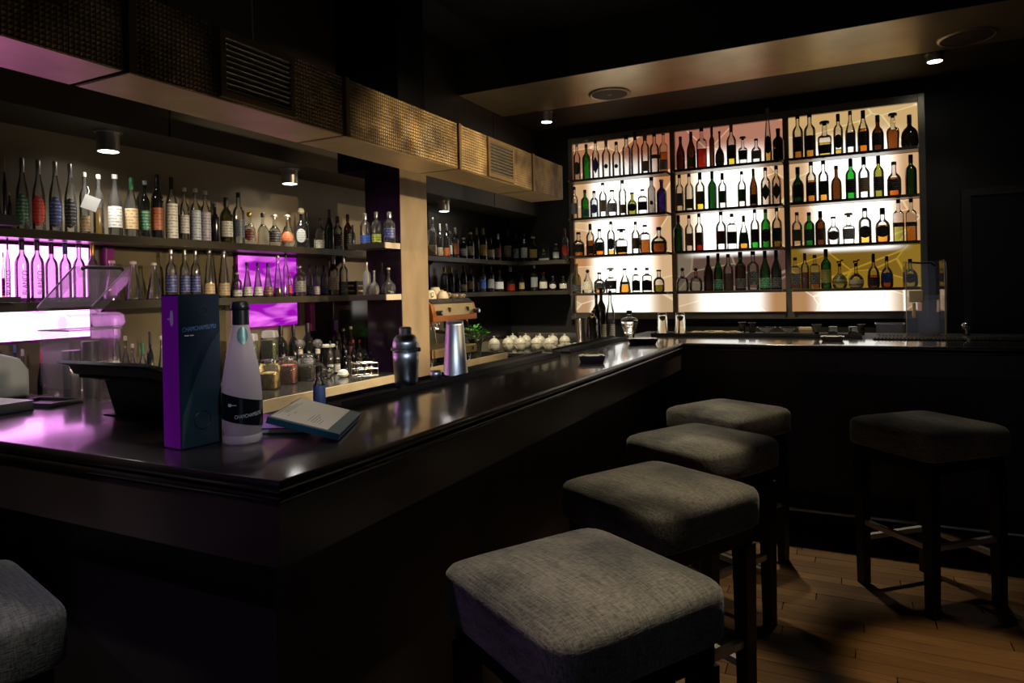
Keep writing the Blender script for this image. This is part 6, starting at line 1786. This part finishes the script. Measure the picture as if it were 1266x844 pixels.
rd = random.Random(11)
for k in range(60):
    x, yy = rd.uniform(-1.05, -0.72), rd.uniform(5.03, 5.15)
    a = rd.uniform(-.6, .6)
    dx, dy = math.cos(a) * .03, math.sin(a) * .03
    tg2.tube([(x - dx, yy - dy, ZC_ + .008 + rd.uniform(0, .022)), (x + dx, yy + dy, ZC_ + .008 + rd.uniform(0, .022))], .0025, 5)
tag(tg2.build('stirrer_heap', pbr('tan_stirrer', (0.50, 0.40, 0.25), 0.5), None), 'loose heap of tan stirrers and picks on the rear ledge', 'stirrers', None, 'stuff')
# small upturned tumblers right of the caddy
for i, x in enumerate((-0.12, 0.0)):
    g = thing('rocks_glass', ('left' if i == 0 else 'right') + ' small upturned rocks glass behind the grey ashtray', 'glass', (x, 5.02, ZC_), 0, 'small upturned rocks glasses')
    MB().lathe([(.034, 0), (.035, .002), (.026, .062), (.003, .063)], 22).build('glass_wall', real_glass(), g, True)
    MB().lathe([(.0262, .0635), (.0262, .068), (.020, .069)], 22).build('base', M_SATIN, g, True)
# clear tub, ice bin with scoop, polished ball tap
tub = thing('clear_tub', 'low rectangular clear plastic tub left of the ice bin', 'tub', (0.215, 5.10, ZC_))
shell(MB(), .155, .165, .13, .14, 0, .085, .004).build('tub', M_CLEARPL, tub)
MB().tube([(-.083, -.07, .0865), (.083, -.07, .0865), (.083, .07, .0865), (-.083, .07, .0865)], .0028, 6, True).build('rim', M_CLEARPL, tub, True)
ib = thing('ice_bin', 'tall clear plastic ice bin with open top before display edge', 'bin', (0.415, 5.14, ZC_), 0.02)
MB().box(-.107, .107, -.10, .10, 0, .012).build('base', M_CLEARPL, ib, False, .004)
for sx in (-1, 1):
    MB().box(sx * .105 - .003, sx * .105 + .003, -.10, .10, .0125, .49).build('side_wall', M_CLEARPL, ib)
MB().box(-.1015, .1015, -.10, -.095, .0125, .27).build('front_wall', M_CLEARPL, ib)
MB().box(-.1015, .1015, .095, .10, .0125, .49).build('back_wall', M_CLEARPL, ib)
MB().tube([(.107, -.102, .02), (.107, -.102, .25), (.111, -.102, .30), (.108, -.102, .47), (.098, -.102, .495)], .0065, 8).build('moulded_edge', glass('cloudy_edge', (0.8, 0.78, 0.7), 0.6, 0.15, 1, 1.5, 0.35, (0.8, 0.72, 0.55)), ib, True)
MB().tube([(-.107, -.102, .02), (-.107, -.102, .47), (-.100, -.102, .485)], .004, 8).build('moulded_edge', glass('cloudy_edge', (0.8, 0.78, 0.7), 0.6), ib, True)
MB().tube([(-.07, -.095, .48), (-.03, -.10, .475), (.03, -.10, .475), (.055, -.09, .455)], .006, 8).build('handle', M_BLACKPL, ib, True)
MB().box(-.092, -.012, -.110, -.103, .225, .300).build('scoop_holder', pbr('ivory_plastic', (0.70, 0.60, 0.36), 0.4), ib, False, .004)
MB().box(-.075, -.055, -.112, -.104, .125, .222).build('scoop_handle', pbr('ivory_plastic', (0.70, 0.60, 0.36), 0.4), ib, False, .003)
pi_ = thing('clear_pitcher', 'clear square pitcher standing inside the tall ice bin', 'pitcher', (0.435, 5.15, ZC_ + 0.0125), 0.02)
shell(MB(), .11, .125, .10, .115, 0, .22, .004).build('pitcher', M_CLEARPL, pi_)
MB().tube([(-.0625, -.0575, .2215), (.0625, -.0575, .2215), (.0625, .0575, .2215), (-.0625, .0575, .2215)], .003, 6, True).build('rim', M_CLEARPL, pi_, True)
bt = thing('beer_tap', 'small polished steel ball tap on the right of rear bar', 'tap', (0.665, 5.30, ZC_))
MB().lathe([(.022, 0), (.024, .004), (.010, .008), (.009, .03)], 20).build('stem', M_STEEL, bt, True)
MB().lathe([(.028 * math.sin(PI * k / 12) + .0004, .0305 + .028 * (1 - math.cos(PI * k / 12))) for k in range(13)], 24).build('ball', M_STEEL, bt, True)

bpy.context.view_layer.update()
